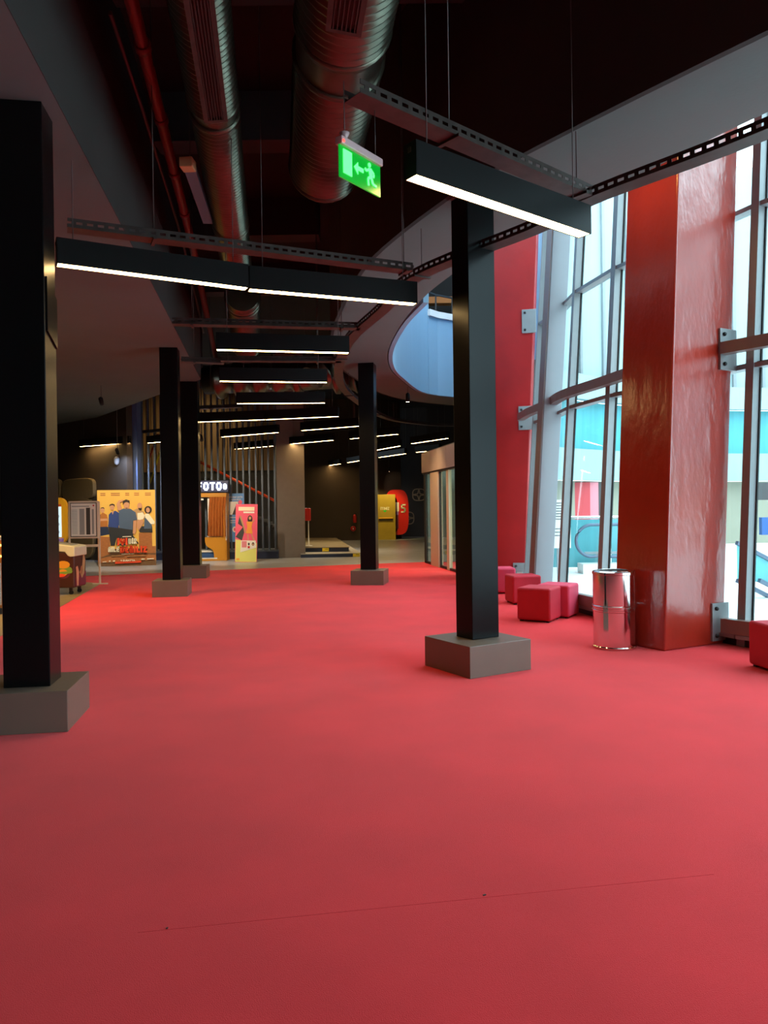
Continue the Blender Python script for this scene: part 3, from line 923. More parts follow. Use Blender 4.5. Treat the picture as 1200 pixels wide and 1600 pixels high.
for k, (y, z) in enumerate(((6.6, 6.3), (9.4, 6.3), (12.6, 6.3), (15.8, 6.3))):
    x0, x1 = -2.3 - 0.152 * (y - 5.66) + 0.05, [1.0, -0.2, -0.95, -0.9][k]
    bo = mb('darkwall').box(((x0 + x1) / 2, y, z), (x1 - x0 - 0.12, 0.35, 0.6)).build('ceiling_beam', bevel=0.005)
    tag(bo, ['dark beam nearest overhead above the ducts', 'second dark beam overhead above the ducts', 'third dark beam overhead above the ducts',
             'farthest dark beam overhead above the ducts'][k], 'beam', 'dark beams across the ceiling void')

# ================================================================ EXIT SIGN
p0, p1 = Vector((-0.227, 4.27)), Vector((0.0, 4.57))
dirv = p1 - p0; W_ = dirv.length
es = thing('exit_sign', 'green glowing emergency exit sign with running figure and left arrow hung on wires', 'sign',
           ((p0.x + p1.x) / 2, (p0.y + p1.y) / 2, 3.37), math.atan2(dirv.y, dirv.x))
mb('green').box((0, 0, 0.098), (W_, 0.01, 0.19)).build('sign_panel', es)
mb('signhouse').box((0, 0, 0.207), (W_ + 0.01, 0.05, 0.045)).build('housing', es, bevel=0.006, label='pale plastic housing')
mb('signhouse').lathe((-W_ / 2 + 0.05, 0, 0.23), [(0.012, 0), (0.03, 0.035), (0.0, 0.04)], 10).build('wire_cone', es)
mb('redled').box((-W_ / 2 + 0.01, -0.027, 0.2), (0.012, 0.006, 0.012)).build('indicator', es, label='red indicator light')
mb('greenlit').box((-W_ / 2 + 0.065, -0.008, 0.1), (0.075, 0.006, 0.135)).build('door_symbol', es, label='bright green door rectangle')
ar = mb('greenlit').card([(-0.065, 0.1), (-0.03, 0.135), (-0.03, 0.113), (0.02, 0.113), (0.02, 0.09), (-0.03, 0.09), (-0.03, 0.065)], -0.011, -0.006)
ar.build('arrow', es, label='bright green arrow pointing left')
mn = mb('greenlit')
mn.card(ellipse(0.078, 0.157, 0.013, 0.014, 10), -0.011, -0.006)
def limb(x0, z0, x1, z1, t=0.014):
    d = Vector((x1 - x0, z1 - z0)).normalized(); n_ = Vector((-d.y, d.x)) * t / 2
    mn.card([(x0 - n_.x, z0 - n_.y), (x1 - n_.x, z1 - n_.y), (x1 + n_.x, z1 + n_.y), (x0 + n_.x, z0 + n_.y)], -0.011, -0.006)
limb(0.083, 0.14, 0.092, 0.09, 0.026); limb(0.08, 0.135, 0.05, 0.115); limb(0.05, 0.115, 0.035, 0.125); limb(0.09, 0.135, 0.12, 0.115)
limb(0.12, 0.115, 0.115, 0.095); limb(0.09, 0.09, 0.065, 0.075, 0.017); limb(0.065, 0.075, 0.068, 0.035); limb(0.095, 0.09, 0.11, 0.055, 0.017); limb(0.11, 0.055, 0.145, 0.05)
mn.build('running_figure', es, label='bright green running figure')
for x in (-W_ / 2 + 0.05, W_ / 2 - 0.04):
    mb('wire').tube([(x, 0, 0.23), (x, 0, 0.56)], 0.003, 5).build('hanger_wire', es)

# ================================================================ POUFS
def pouf(label, corner, ang, s_, h_, key, backwards=False):
    """corner = nearest corner; box spans +x and +y of its own frame"""
    o = thing('pouf', label, 'pouf', (corner[0], corner[1], 0), ang, 'red cube poufs')
    mb(key).box((s_ / 2, s_ / 2, 0.02 + (h_ - 0.02) / 2), (s_, s_, h_ - 0.02)).build('cushion_block', o, bevel=0.03, seg=4, smooth=True)
    sm = mb(key)
    z = h_ - 0.035
    for x in (0, s_): sm.bar((x, 0.03, z), (x, s_ - 0.03, z), 0.006, 0.008)
    for y in (0, s_): sm.bar((0.03, y, z), (s_ - 0.03, y, z), 0.006, 0.008)
    sm.build('piping', o)
    for x in (0.05, s_ - 0.05):
        for y in (0.05, s_ - 0.05):
            mb('gasket').box((x, y, 0.011), (0.04, 0.04, 0.022)).build('foot', o)
    return o

c1 = plan(860, 974)
a31 = math.radians(-58 + 0)
def fp(c_, ang): return c_
# front corner, x axis along the right-hand face
pouf('crimson cube pouf in front of the glass, nearest of the group', c1, math.radians(59), 0.45, 0.44, 'pouf').location = (c1[0], c1[1], 0)
c2 = (c1[0] + 0.47 * math.cos(math.radians(59)) + 0.10 * math.cos(math.radians(-31)), c1[1] + 0.47 * math.sin(math.radians(59)) + 0.10 * math.sin(math.radians(-31)))
pouf('cube pouf in the pinker lit tone touching the back of the nearest crimson one', c2, math.radians(59), 0.45, 0.44, 'pouf_lit')
c3 = plan(801.7, 945.5)
pouf('dark crimson cube pouf beside the leaning post, half behind the front pair', c3, math.radians(7), 0.45, 0.44, 'pouf')
pouf('cube pouf with a pinker lit tone in its colour, half hidden behind the tall column, by the far red pillar', (1.78, 12.9), math.radians(0), 0.46, 0.44, 'pouf_lit')
c5 = plan(1169, 1040)
pouf('crimson cube pouf cut off by the right edge', (c5[0] + 0.055, c5[1] - 0.446), math.radians(7), 0.45, 0.42, 'pouf')

# ================================================================ STEEL BIN
bn = thing('litter_bin', 'polished steel cylindrical litter bin in front of the near red pillar', 'bin', (2.41, 7.95, 0))
r = 0.215
b = mb('chrome').lathe((0, 0, 0), [(r - 0.01, 0.0), (r + 0.006, 0.004), (r + 0.008, 0.02), (r, 0.03), (r, 0.385), (r + 0.009, 0.392), (r + 0.009, 0.405), (r, 0.412),
                                   (r, 0.425), (r + 0.009, 0.432), (r + 0.009, 0.445), (r, 0.452), (r, 0.77), (r + 0.007, 0.776), (r + 0.007, 0.80), (r - 0.005, 0.808)], 64, crisp=True)
b.build('bin_body', bn)
mb('chrome').lathe((0, 0, 0), [(r - 0.004, 0.806), (r - 0.02, 0.812), (r - 0.065, 0.815), (r - 0.08, 0.80), (r - 0.08, 0.78)], 40).build('lid_ring', bn)
mb('ductdark').lathe((0, 0, 0), [(0.001, 0.8125), (r - 0.07, 0.813)], 32).build('opening_disc', bn, label='dark disc for the shaded round opening')  # flat disc, its dark colour is the shade inside the bin mouth

# ================================================================ FAR LEFT: SCREEN, STAIR, BOOTH
sl = thing('slatted_screen', 'tall screen of thin slate-blue upright bars behind the photo booth', 'screen', (-6, 23.4, 0))
sa, sb = Vector(plan(200, 875.5)), Vector(plan(436, 872))
nb = 24
for k in range(nb):
    c_ = sa.lerp(sb, (k + 0.5) / nb)
    mb('slat').box((c_.x, c_.y, 3.0), (0.05, 0.09, 5.6)).build('slat', sl, True)
mb('slat').bar((sa.x, sa.y, 0.24), (sb.x, sb.y, 0.24), 0.5, 0.05).build('sill', sl, True)
mb('navypanel').bar((sa.x, sa.y - 0.05, 0.108), (sb.x, sb.y - 0.05, 0.108), 0.3, 0.215).build('plinth', sl, True, label='navy plinth')
mb('gasket').bar((sa.x, sa.y, 5.85), (sb.x, sb.y, 5.85), 0.15, 0.12).build('top_rail', sl, True)
pk = thing('timber_cladding', 'brown vertical timber boards high behind the slatted screen', 'cladding', (-5.8, 29, 0))
qa, qb = Vector((-9.6, 29.4)), Vector((-4.0, 29.0))
for k in range(28):
    c_ = qa.lerp(qb, (k + 0.5) / 28)
    mb('plank').box((c_.x, c_.y + random.uniform(-0.02, 0.02), 4.6), (0.17, 0.05, 3.2)).build('plank', pk, True)
mb('darkwall').bar((qa.x, qa.y + 0.1, 3.1), (qb.x, qb.y + 0.1, 3.1), 0.08, 6.2).build('backing', pk, True)
# stair going up to the left behind the screen
def depth_pt(u, v, Y):
    x, y = u - 600.0, 800.0 - v
    X = x * math.cos(ROLL) + y * math.sin(ROLL); Z = -x * math.sin(ROLL) + y * math.cos(ROLL)
    dy = FPX * math.cos(PITCH) - Z * math.sin(PITCH); dzv = FPX * math.sin(PITCH) + Z * math.cos(PITCH)
    return (X * Y / dy, Y, EYE + dzv * Y / dy)
st = thing('staircase', 'dark staircase with orange handrail rising to the left behind the slats', 'staircase', (-5, 25.2, 0))
h0, h1 = Vector(depth_pt(436, 786, 24.6)), Vector(depth_pt(312, 721.5, 24.6))
mb('orangerail').tube([tuple(h0), tuple(h1)], 0.045, 10).build('handrail', st, True, label='orange handrail')
n_st = 16
for k in range(n_st):
    t = (k + 0.5) / n_st
    c_ = h0.lerp(h1, t) - Vector((0, 0, 0.95))
    if c_.z < 0.1: c_.z = 0.1
    mb('darkwall').box((c_.x, 25.3, c_.z), (0.32, 1.1, 0.07)).build('tread', st, True)
mb('darkwall').bar((h0.x, 24.75, h0.z - 1.15), (h1.x, 24.75, h1.z - 1.15), 0.06, 0.25).build('stringer', st, True)
for k in range(0, n_st, 3):
    t = (k + 0.5) / n_st; c_ = h0.lerp(h1, t)
    mb('gasket').tube([tuple(c_), (c_.x, c_.y, c_.z - 1.0)], 0.012, 6).build('baluster', st, True)
s2 = thing('staircase', 'second stair flight with yellow edges at the left end of the slatted screen', 'staircase', (-7.4, 26.2, 0))
e0, e1 = Vector(depth_pt(233, 758, 25.5)), Vector(depth_pt(251, 704, 25.5))
mb('labelyellow').tube([tuple(e0), tuple(e1)], 0.03, 8).build('edge_strip', s2, True, label='yellow edge strip')
e2, e3 = Vector(depth_pt(231, 722, 25.2)), Vector(depth_pt(247, 678, 25.2))
mb('orangerail').tube([tuple(e2), tuple(e3)], 0.035, 8).build('handrail', s2, True, label='orange handrail')
for k in range(7):
    z = 1.4 + k * 0.2
    mb('gasket').box((-7.1 + 0.07 * k, 26.3 + 0.1 * k, z), (0.9, 0.3, 0.09)).build('tread', s2, True)
mb('navypanel').box((-7.2, 26.4, 1.0), (1.3, 0.1, 2.0)).build('side_panel', s2, True)

# photo booth
B = plan(314, 877)
bo = thing('photo_booth', 'ochre photo booth with rust curtain and lit sign on top', 'booth', (B[0] - 0.0, B[1] + 0.1, 0), math.radians(4))
BW = 1.36   # local x -0.62 .. 0.76
x0, x1, dp_ = -0.62, 0.74, 0.62
mb('boothochre').box(((x0 + x1) / 2, dp_ / 2, 0.03), (x1 - x0, dp_, 0.06)).build('booth_base', bo, bevel=0.01)
mb('boothochre').box((x0 + 0.2, dp_ / 2, 1.02), (0.4, dp_, 1.92)).build('camera_cabinet', bo, bevel=0.01)
mb('boothochre').box(((x0 + x1) / 2, dp_ / 2, 1.94), (x1 - x0, dp_, 0.12)).build('booth_roof', bo, bevel=0.01)
# S curved seat side at the right
cv = [(0.72, 0.06), (0.36, 0.06), (0.36, 0.14)]
cv += [(0.34 - 0.10 * math.sin(t), 0.26 - 0.10 * math.cos(t) + 0.02) for t in [k * 0.26 for k in range(7)]][::-1][:0]
cv += [(0.36, 0.20), (0.345, 0.27), (0.31, 0.33), (0.25, 0.37), (0.18, 0.41), (0.13, 0.47), (0.105, 0.55), (0.10, 0.64), (0.10, 0.70), (0.72, 0.70)]
mb('boothochre').card(cv, 0.0, 0.04).build('side_panel', bo, label='ochre panel with an S-curved edge')
mb('boothochre').box((0.66, 0.02, 1.28), (0.13, 0.04, 1.2)).build('door_post', bo)
mb('boothochre').box((x1 - 0.02, dp_ / 2, 0.98), (0.03, dp_, 1.84)).build('side_wall', bo)
mb('white').box((0.40, 0.3, 0.72), (0.5, 0.4, 0.035)).build('counter_top', bo)
mb('white').box((0.08, 0.4, 0.27), (0.56, 0.5, 0.05)).build('seat', bo, bevel=0.01)
mb('boothblue').box((0.08, 0.42, 0.16), (0.52, 0.44, 0.17)).build('seat_box', bo, label='blue seat box')
mb('white').box((0.0, 0.02, 0.075), (0.9, 0.05, 0.03)).build('threshold', bo)
mb('white').box((-0.06, 0.1, 1.82), (0.24, 0.1, 0.05)).build('screen_shelf', bo)
mb('white').card([(0.18, 1.84), (0.25, 1.84), (0.235, 0.74), (0.19, 0.74)], 0.06, 0.08).build('lining', bo, label='cream curtain lining')
cu = MB().mat('curtain')
vv, ff = [], []
nx = 60
for j, z in enumerate((1.88, 1.5, 1.1, 0.72)):
    for k in range(nx + 1):
        t = k / nx
        xa, xb = 0.24 - 0.05 * j / 3, 0.72 + 0.0 * j
        vv.append((xa + (xb - xa) * t + (0.02 if j == 0 else 0), -0.03 + 0.045 * math.sin(t * math.pi * 2 * 6.0) * (0.5 + j * 0.2), z + (0.0 if j < 3 else 0.012 * math.sin(t * 44))))
for j in range(3):
    for k in range(nx):
        a0 = j * (nx + 1) + k
        ff.append((a0, a0 + 1, a0 + nx + 2, a0 + nx + 1))
cu.add(vv, ff, True)
cu.build('curtain', bo, label='rust brown curtain with folds')
mb('pinkled').box((x0 + 0.005, -0.012, 1.28), (0.035, 0.02, 1.15)).build('light_strip', bo, label='pink glowing light strip')
mb('doorpost').box((x1 - 0.02, -0.012, 1.2), (0.03, 0.02, 1.2)).build('trim_strip', bo)
sg = mb('signbox').box((0.22, 0.2, 2.2), (1.16, 0.3, 0.36)).build('sign_box', bo, bevel=0.02)
block_text('letter', 'FOTO', -0.105, 0.60, 2.085, 0.235, 0.042, 'signlit', sg, 0.045, 0.03, 2.0)
cm = mb('signlit').card(squircle(0.70, 2.19, 0.05, 0.085, 16, 3), 0.02, 0.05)
cm.build('camera_symbol', sg)

# blue and pink boards
def print_card(mbx, shapes, y):
    for i, (key, poly) in enumerate(shapes):
        mbx.mat(key).card(poly, y - 0.0012 * (i + 1), y)
    return mbx

def rect(x0_, z0_, x1_, z1_): return [(x0_, z0_), (x1_, z0_), (x1_, z1_), (x0_, z1_)]

Pb = plan(368, 873.5)
bb = thing('display_board', 'sky blue display board standing behind the pink one', 'board', (Pb[0], Pb[1] + 0.1, 0), 0)
mb('boardblue').card([(-0.27, 0.52), (0.26, 0.52), (0.26, 2.0), (-0.27, 2.0)], 0, 0.03).build('board_panel', bb)
mb('wire').box((0, 0.06, 0.27), (0.04, 0.04, 0.54)).build('stand', bb)
mb('wire').box((0, 0.05, 0.012), (0.4, 0.3, 0.024)).build('foot', bb)
pr = print_card(MB(), [('paper', rect(-0.18, 1.35, 0.08, 1.75)), ('malldark', [(-0.1, 1.35), (0.02, 1.35), (0.04, 1.7)]), ('paper', rect(-0.18, 1.26, 0.1, 1.275)), ('paper', rect(-0.16, 1.16, 0.12, 1.175)),
                       ('paper', rect(-0.16, 1.1, 0.12, 1.115)), ('paper', ellipse(-0.03, 0.9, 0.07, 0.09)), ('boardpink', ellipse(-0.03, 0.9, 0.03, 0.05)), ('boardpink', ellipse(0.15, 1.73, 0.06, 0.06))], -0.001)
pr.build('printed_picture', bb)
lettering('heading', 'FOTOĞRAF ÇEKTİR', 0.07, 'paper', bb, 0, -0.003, 1.86, 0.002, 0.7)
lettering('heading', 'ANINDA BASTIR', 0.06, 'paper', bb, 0.02, -0.003, 1.79, 0.002, 0.7)

Pp = plan(384, 878.5)
pb = thing('display_board', 'pink display board with a girl in an orange dress in front of the photo booth', 'board', (Pp[0], Pp[1], 0), math.radians(2))
pb.rotation_euler = (math.radians(-4), math.radians(1.2), math.radians(2))
mb('boardpink').card(rect(-0.31, 0.0, 0.31, 1.66), 0, 0.035).build('board_panel', pb)
mb('wood').box((-0.0, 0.2, 0.70), (0.05, 0.03, 1.40), X=Matrix.Rotation(math.radians(15), 4, 'X')).build('back_stand', pb)
pr = print_card(MB(), [
    ('boardlime', [(-0.30, 0.01), (0.30, 0.01), (0.30, 0.55), (-0.30, 0.65)]),
    ('malldark', [(-0.30, 0.72), (-0.12, 0.62), (-0.06, 0.85), (-0.12, 1.2), (-0.2, 1.32), (-0.24, 1.1), (-0.1, 1.0), (-0.25, 0.8)]),
    ('tan', [(-0.2, 1.3), (-0.16, 1.33), (0.0, 0.85), (-0.03, 0.82)]),
    ('cream', rect(-0.23, 1.47, 0.22, 1.58)), ('paper', rect(-0.09, 1.40, 0.22, 1.45)),
    ('hairdark', ellipse(0.1, 1.23, 0.07, 0.11)), ('skin', ellipse(0.1, 1.26, 0.035, 0.045)), ('skin', [(0.12, 1.12), (0.22, 1.22), (0.24, 1.2), (0.14, 1.08)]),
    ('skin', [(0.03, 0.8), (0.06, 0.8), (0.07, 0.6), (0.05, 0.6)]), ('skin', [(0.13, 0.82), (0.16, 0.8), (0.25, 0.62), (0.22, 0.6)]),
    ('boardorange', [(0.0, 1.16), (0.18, 1.16), (0.15, 1.0), (0.18, 0.82), (-0.01, 0.82), (0.03, 1.0)]),
    ('paper', [(-0.16, 0.28), (0.29, 0.42), (0.27, 0.62), (-0.14, 0.62)]),
    ('mallpink', rect(-0.12, 0.42, 0.02, 0.6)), ('hairdark', ellipse(0.08, 0.52, 0.025, 0.04)), ('hairdark', ellipse(0.2, 0.52, 0.035, 0.05)), ('skin', ellipse(0.2, 0.51, 0.018, 0.028)), ('extred', rect(0.05, 0.4, 0.11, 0.46)),
    ('boardorange', rect(-0.27, 0.06, -0.18, 0.11))], -0.001)
pr.build('printed_picture', pb)

# ================================================================ MOVIE POSTER
Pm0, Pm1 = plan(156, 886), plan(240.5, 882.5)
ms = thing('movie_standee', 'large mustard movie poster standee with five people and red title', 'poster', ((Pm0[0] + Pm1[0]) / 2, (Pm0[1] + Pm1[1]) / 2, 0),
           math.atan2(Pm1[1] - Pm0[1], Pm1[0] - Pm0[0]) * 0.4)
PW, PH = 1.52, 2.08
hw = PW / 2
mb('posterbg').card(rect(-hw, 0.0, hw, PH), 0, 0.05).build('poster_panel', ms)
mb('wood').box((0, 0.25, 0.6), (0.08, 0.04, 1.25), X=Matrix.Rotation(math.radians(18), 4, 'X')).build('back_stand', ms)
def u2(x, y):  # zoomed poster picture coordinates -> metres on the panel
    return (-hw + (x - 130) / (990 - 130) * PW, PH - (y - 252) / (1455 - 252) * PH)
def pl(*pts): return [u2(*p) for p in pts]
def el(cx, cy, rx, ry):
    c_ = u2(cx, cy); return ellipse(c_[0], c_[1], rx / 860 * PW, ry / 1203 * PH, 16)
S = [
    ('brick2', pl((130, 1180), (990, 1180), (990, 1455), (130, 1455))),
    ('brick', pl((130, 980), (310, 990), (310, 1260), (130, 1330))),
    ('brick', pl((740, 940), (935, 930), (940, 1180), (740, 1190))),
    ('brick', pl((850, 1150), (990, 1150), (990, 1260), (850, 1260))),
    ('brick', pl((130, 1330), (560, 1260), (990, 1290), (990, 1370), (130, 1400))),
    # far left person
    ('navypanel', pl((170, 830), (285, 830), (300, 950), (170, 975))),
    ('wood', pl((170, 640), (215, 605), (270, 640), (285, 700), (275, 830), (170, 830))),
    ('skin', pl((170, 700), (280, 700), (280, 735), (170, 740))),
    ('skin', el(208, 565, 30, 45)), ('hairdark', pl((178, 545), (190, 525), (225, 522), (240, 548), (208, 535))),
    # blue shirt
    ('ink', pl((285, 800), (440, 800), (445, 880), (380, 1130), (320, 1130))),
    ('navy', pl((300, 640), (345, 590), (400, 580), (460, 620), (470, 740), (430, 850), (290, 830))),
    ('skin', pl((340, 590), (375, 590), (358, 640))), ('skin', el(352, 520, 32, 52)), ('hairdark', pl((310, 510), (318, 478), (352, 466), (385, 480), (388, 520), (370, 492), (330, 492))),
    # right woman
    ('ink', pl((760, 830), (940, 830), (945, 930), (750, 925))),
    ('denim', pl((830, 690), (900, 640), (940, 760), (930, 870), (820, 870))),
    ('cream', pl((835, 640), (885, 625), (980, 760), (975, 800), (925, 800), (840, 690))),
    ('hairdark', el(885, 570, 55, 60)), ('skin', el(882, 575, 28, 42)),
    # bald man
    ('tan', pl((655, 580), (720, 550), (820, 600), (840, 700), (720, 760))), ('cream', pl((725, 620), (800, 610), (835, 660), (800, 740), (725, 720))),
    ('skin', el(760, 510, 36, 55)), ('skin', pl((720, 740), (800, 720), (820, 770), (740, 900), (715, 850))),
    ('hairdark', pl((735, 540), (790, 540), (785, 580), (755, 580))),
    # centre man
    ('ink', pl((440, 850), (690, 860), (650, 970), (735, 1100), (560, 1110), (480, 1000), (400, 1130))),
    ('skin', pl((435, 580), (420, 470), (450, 415), (515, 405), (520, 430), (465, 450), (500, 560))),
    ('denim', pl((450, 580), (520, 545), (620, 550), (700, 610), (720, 725), (660, 740), (650, 885), (450, 850))),
    ('skin', pl((665, 740), (712, 735), (705, 900), (680, 960), (652, 940))),
    ('skin', pl((535, 550), (600, 550), (598, 500), (535, 500))), ('skin', el(565, 490, 42, 58)),
    ('hairdark', pl((510, 475), (512, 425), (560, 402), (608, 420), (612, 475), (598, 455), (565, 445), (525, 460))),
    ('hairdark', pl((548, 535), (584, 535), (580, 545), (552, 545))),
    # small print rows
    ('titlered', pl((385, 1385), (770, 1380), (768, 1405), (385, 1415))), ('cream', pl((200, 1380), (255, 1378), (255, 1384), (200, 1387))), ('cream', pl((860, 1345), (960, 1343), (960, 1356), (860, 1358))),
    ('cream', pl((480, 1262), (660, 1260), (660, 1268), (480, 1270))), ('cream', pl((500, 985), (630, 983), (630, 995), (500, 997))),
    ('tan', pl((330, 1290), (520, 1288), (520, 1293), (330, 1295))), ('tan', pl((560, 1300), (850, 1298), (850, 1303), (560, 1305))),
    ('cream', el(305, 1372, 12, 10)), ('cream', el(368, 1372, 16, 9)), ('cream', el(800, 1352, 30, 10)),
]
print_card(MB(), S, -0.001).build('printed_picture', ms)
def ptext(s_, xa, xb, y, cap, key, bold=0.004):
    a0 = u2(xa, y)
    size = cap / 1203 * PH / 0.70
    return lettering('title_text' if cap > 50 else 'small_text', s_, size, key, ms, a0[0], -0.075, a0[1], 0.004, 1.0, bold, 'LEFT', (xb - xa) / 860 * PW)
print_card(MB(), [('ink', pl((440, 1105), (560, 1105), (560, 1130), (440, 1130)))], -0.070).build('title_backing', ms)
def title(word, xa, xb, y, cap, t, key):
    p_, q_ = u2(xa, y), u2(xb, y)
    block_text('title_letter', word, p_[0], q_[0], p_[1], cap / 1203 * PH, t, key, ms, -0.071, 0.006, 1.35)
title('İYİ', 425, 576, 1126, 108, 0.052, 'titlered')
title('BİR', 588, 712, 1106, 88, 0.034, 'cream')
title('AILE', 288, 452, 1228, 84, 0.034, 'cream')
title('DEĞİLİZ', 466, 862, 1246, 100, 0.046, 'titlered')
ptext("9 ŞUBAT'TA", 470, 685, 1378, 24, 'cream', 0.002)
for x, wd in ((215, 5), (400, 9), (575, 4), (715, 5), (885, 6)):
    for j in range(2):
        a0 = u2(x, 305 + j * 28)
        mb('brick').card([(a0[0] - wd * 0.013, a0[1] - 0.014), (a0[0] + wd * 0.013, a0[1] - 0.014), (a0[0] + wd * 0.013, a0[1] + 0.012), (a0[0] - wd * 0.013, a0[1] + 0.012)], -0.003, -0.001).build('credit_line', ms)

# ================================================================ NOTICE BOARD ON LEGS
Pn = plan(133, 913.5)
nb_ = thing('notice_stand', 'cream framed notice board on two legs left of the movie poster', 'notice board', (Pn[0], Pn[1], 0), math.radians(4))
for sx in (-0.30, 0.30):
    mb('beigemetal').box((sx, 0, 0.86), (0.035, 0.035, 1.69)).build('leg', nb_, bevel=0.004)
    mb('beigemetal').box((sx, 0.02, 0.012), (0.045 if sx < 0 else 0.30, 0.30 if sx < 0 else 0.05, 0.024)).build('foot', nb_)
mb('beigemetal').box((0, 0, 0.80), (0.6, 0.03, 0.05)).build('cross_bar', nb_)
fr = mb('beigemetal')
fr.box((0, -0.02, 1.335), (0.6, 0.03, 0.77)); fr.build('frame', nb_, bevel=0.012)
mb('malldark').box((0, -0.037, 1.335), (0.53, 0.006, 0.70)).build('frame_gasket', nb_)
pp_ = MB()
sh = [('paper', rect(-0.25, 1.0, 0.25, 1.67)), ('greyink', rect(-0.08, 1.03, 0.02, 1.56)), ('malldark', rect(0.055, 1.03, 0.135, 1.58)), ('greyink', rect(0.17, 1.04, 0.21, 1.55)), ('greyink', rect(-0.23, 1.6, 0.12, 1.62)), ('extred', rect(0.19, 1.61, 0.22, 1.64))]
for k in range(16):
    sh.append(('greyink', rect(-0.23, 1.05 + k * 0.032, -0.12, 1.058 + k * 0.032)))
print_card(pp_, sh, -0.041).build('printed_sheet', nb_)

# ================================================================ KIOSK
Pk = plan(84, 884)
kk = thing('ticket_kiosk', 'yellow rounded kiosk with lit screen behind the freezer cart', 'kiosk', (Pk[0], Pk[1], 0), math.radians(-3))
mb('yellowplastic').card(squircle(0.0, 1.25, 0.40, 0.66, 32, 4), 0, 0.12).build('kiosk_frame', kk)
mb('orangeplastic').card(rect(-0.28, 1.66, 0.24, 1.72), -0.012, 0).build('header_strip', kk)
mb('screen').card(rect(-0.28, 0.80, 0.24, 1.65), -0.014, 0).build('screen', kk, label='pale lit touch screen')
ic = mb('ink')
for z in (1.38, 1.16, 0.94):
    for r0 in (0.055,):
        for a0 in range(12):
            t0, t1 = a0 * math.pi / 6, (a0 + 1) * math.pi / 6
            ic.card([(0.13 + r0 * math.cos(t0), z + r0 * math.sin(t0)), (0.13 + r0 * math.cos(t1), z + r0 * math.sin(t1)),
                     (0.13 + (r0 - 0.009) * math.cos(t1), z + (r0 - 0.009) * math.sin(t1)), (0.13 + (r0 - 0.009) * math.cos(t0), z + (r0 - 0.009) * math.sin(t0))], -0.017, -0.014)
ic.build('icons', kk)
mb('purple').box((0.17, -0.1, 0.72), (0.28, 0.2, 0.10)).build('keypad_shelf', kk, bevel=0.02, label='lilac shelf')
mb('purple').box((0.26, -0.1, 0.6), (0.1, 0.15, 0.2)).build('shelf_bracket', kk, bevel=0.02, label='lilac bracket')
mb('yellowplastic').box((0, 0.08, 0.33), (0.45, 0.2, 0.66)).build('pedestal', kk, bevel=0.02)

# ================================================================ FREEZER CART
C = plan(117, 930)
fc = thing('freezer_cart', 'chest freezer cart on castors with burger print and cream lid', 'freezer', (C[0], C[1], 0), math.radians(1))
# local: corner at origin, x to the left is negative (long side), y back
Lc, Wc = 1.1, 0.55
mb('freezer').box((-Lc / 2, Wc / 2, 0.46), (Lc, Wc, 0.66)).build('freezer_body', fc, bevel=0.03, seg=3)
lid = MB().mat('freezerlid')
prof = [(0.0, 0.70), (0.0, 0.86), (-0.03, 0.885), (-Lc * 0.5, 0.955), (-Lc, 0.955), (-Lc, 0.80), (-Lc * 0.25, 0.79), (-0.17, 0.78), (-0.12, 0.71), (-0.08, 0.69)]
lid.card([(x * 1.02 + 0.012, z) for x, z in prof], -0.02, Wc + 0.02)
lid.build('lid', fc, bevel=0.012, label='cream lid')
lg = MB().mat('greyink')
lg.bar((-0.1, Wc / 2, 0.905), (-0.42, Wc / 2, 0.943), Wc * 0.6, 0.01)
lg.build('lid_window', fc)
pr = print_card(MB(), [('burger3', ellipse(-0.2, 0.42, 0.13, 0.12)), ('burger2', ellipse(-0.17, 0.46, 0.13, 0.07)), ('burger1', ellipse(-0.2, 0.55, 0.12, 0.07)), ('burger1', ellipse(-0.21, 0.41, 0.09, 0.06)),
                       ('burger2', [(-0.3, 0.36), (-0.05, 0.4), (-0.03, 0.44), (-0.28, 0.42)]), ('titlered', ellipse(-0.24, 0.36, 0.08, 0.03)), ('burger1', ellipse(-0.5, 0.5, 0.15, 0.12))], -0.001)
pr.build('burger_print', fc)
sp = MB()
for key, poly in [('burger3', [(0.02, 0.16), (0.53, 0.16), (0.53, 0.40), (0.02, 0.32)]), ('skin', [(0.10, 0.16), (0.16, 0.16), (0.2, 0.40), (0.14, 0.52), (0.05, 0.5)]),
                  ('tan', [(0.22, 0.40), (0.34, 0.50), (0.42, 0.76), (0.5, 0.60), (0.44, 0.36), (0.33, 0.28)]), ('skin', ellipse(0.33, 0.42, 0.07, 0.09, 12))]:
    sp.mat(key)
    n = len(poly); off = 0.003 + 0.001 * len(sp.mats)
    sp.add([(off, y, z) for y, z in poly], [tuple(range(n))])
sp.build('side_print', fc)
for x in (-0.1, -Lc + 0.1):
    for y in (0.08, Wc - 0.08):
        w_ = MB().mat('gasket').lathe((x, y + 0.012, 0.04), [(0.04, -0.012), (0.04, 0.012)], 14, Matrix.Rotation(math.radians(90), 4, 'X'))
        w_.mat('galv').box((x, y, 0.1), (0.05, 0.05, 0.06))
        w_.build('castor', fc)

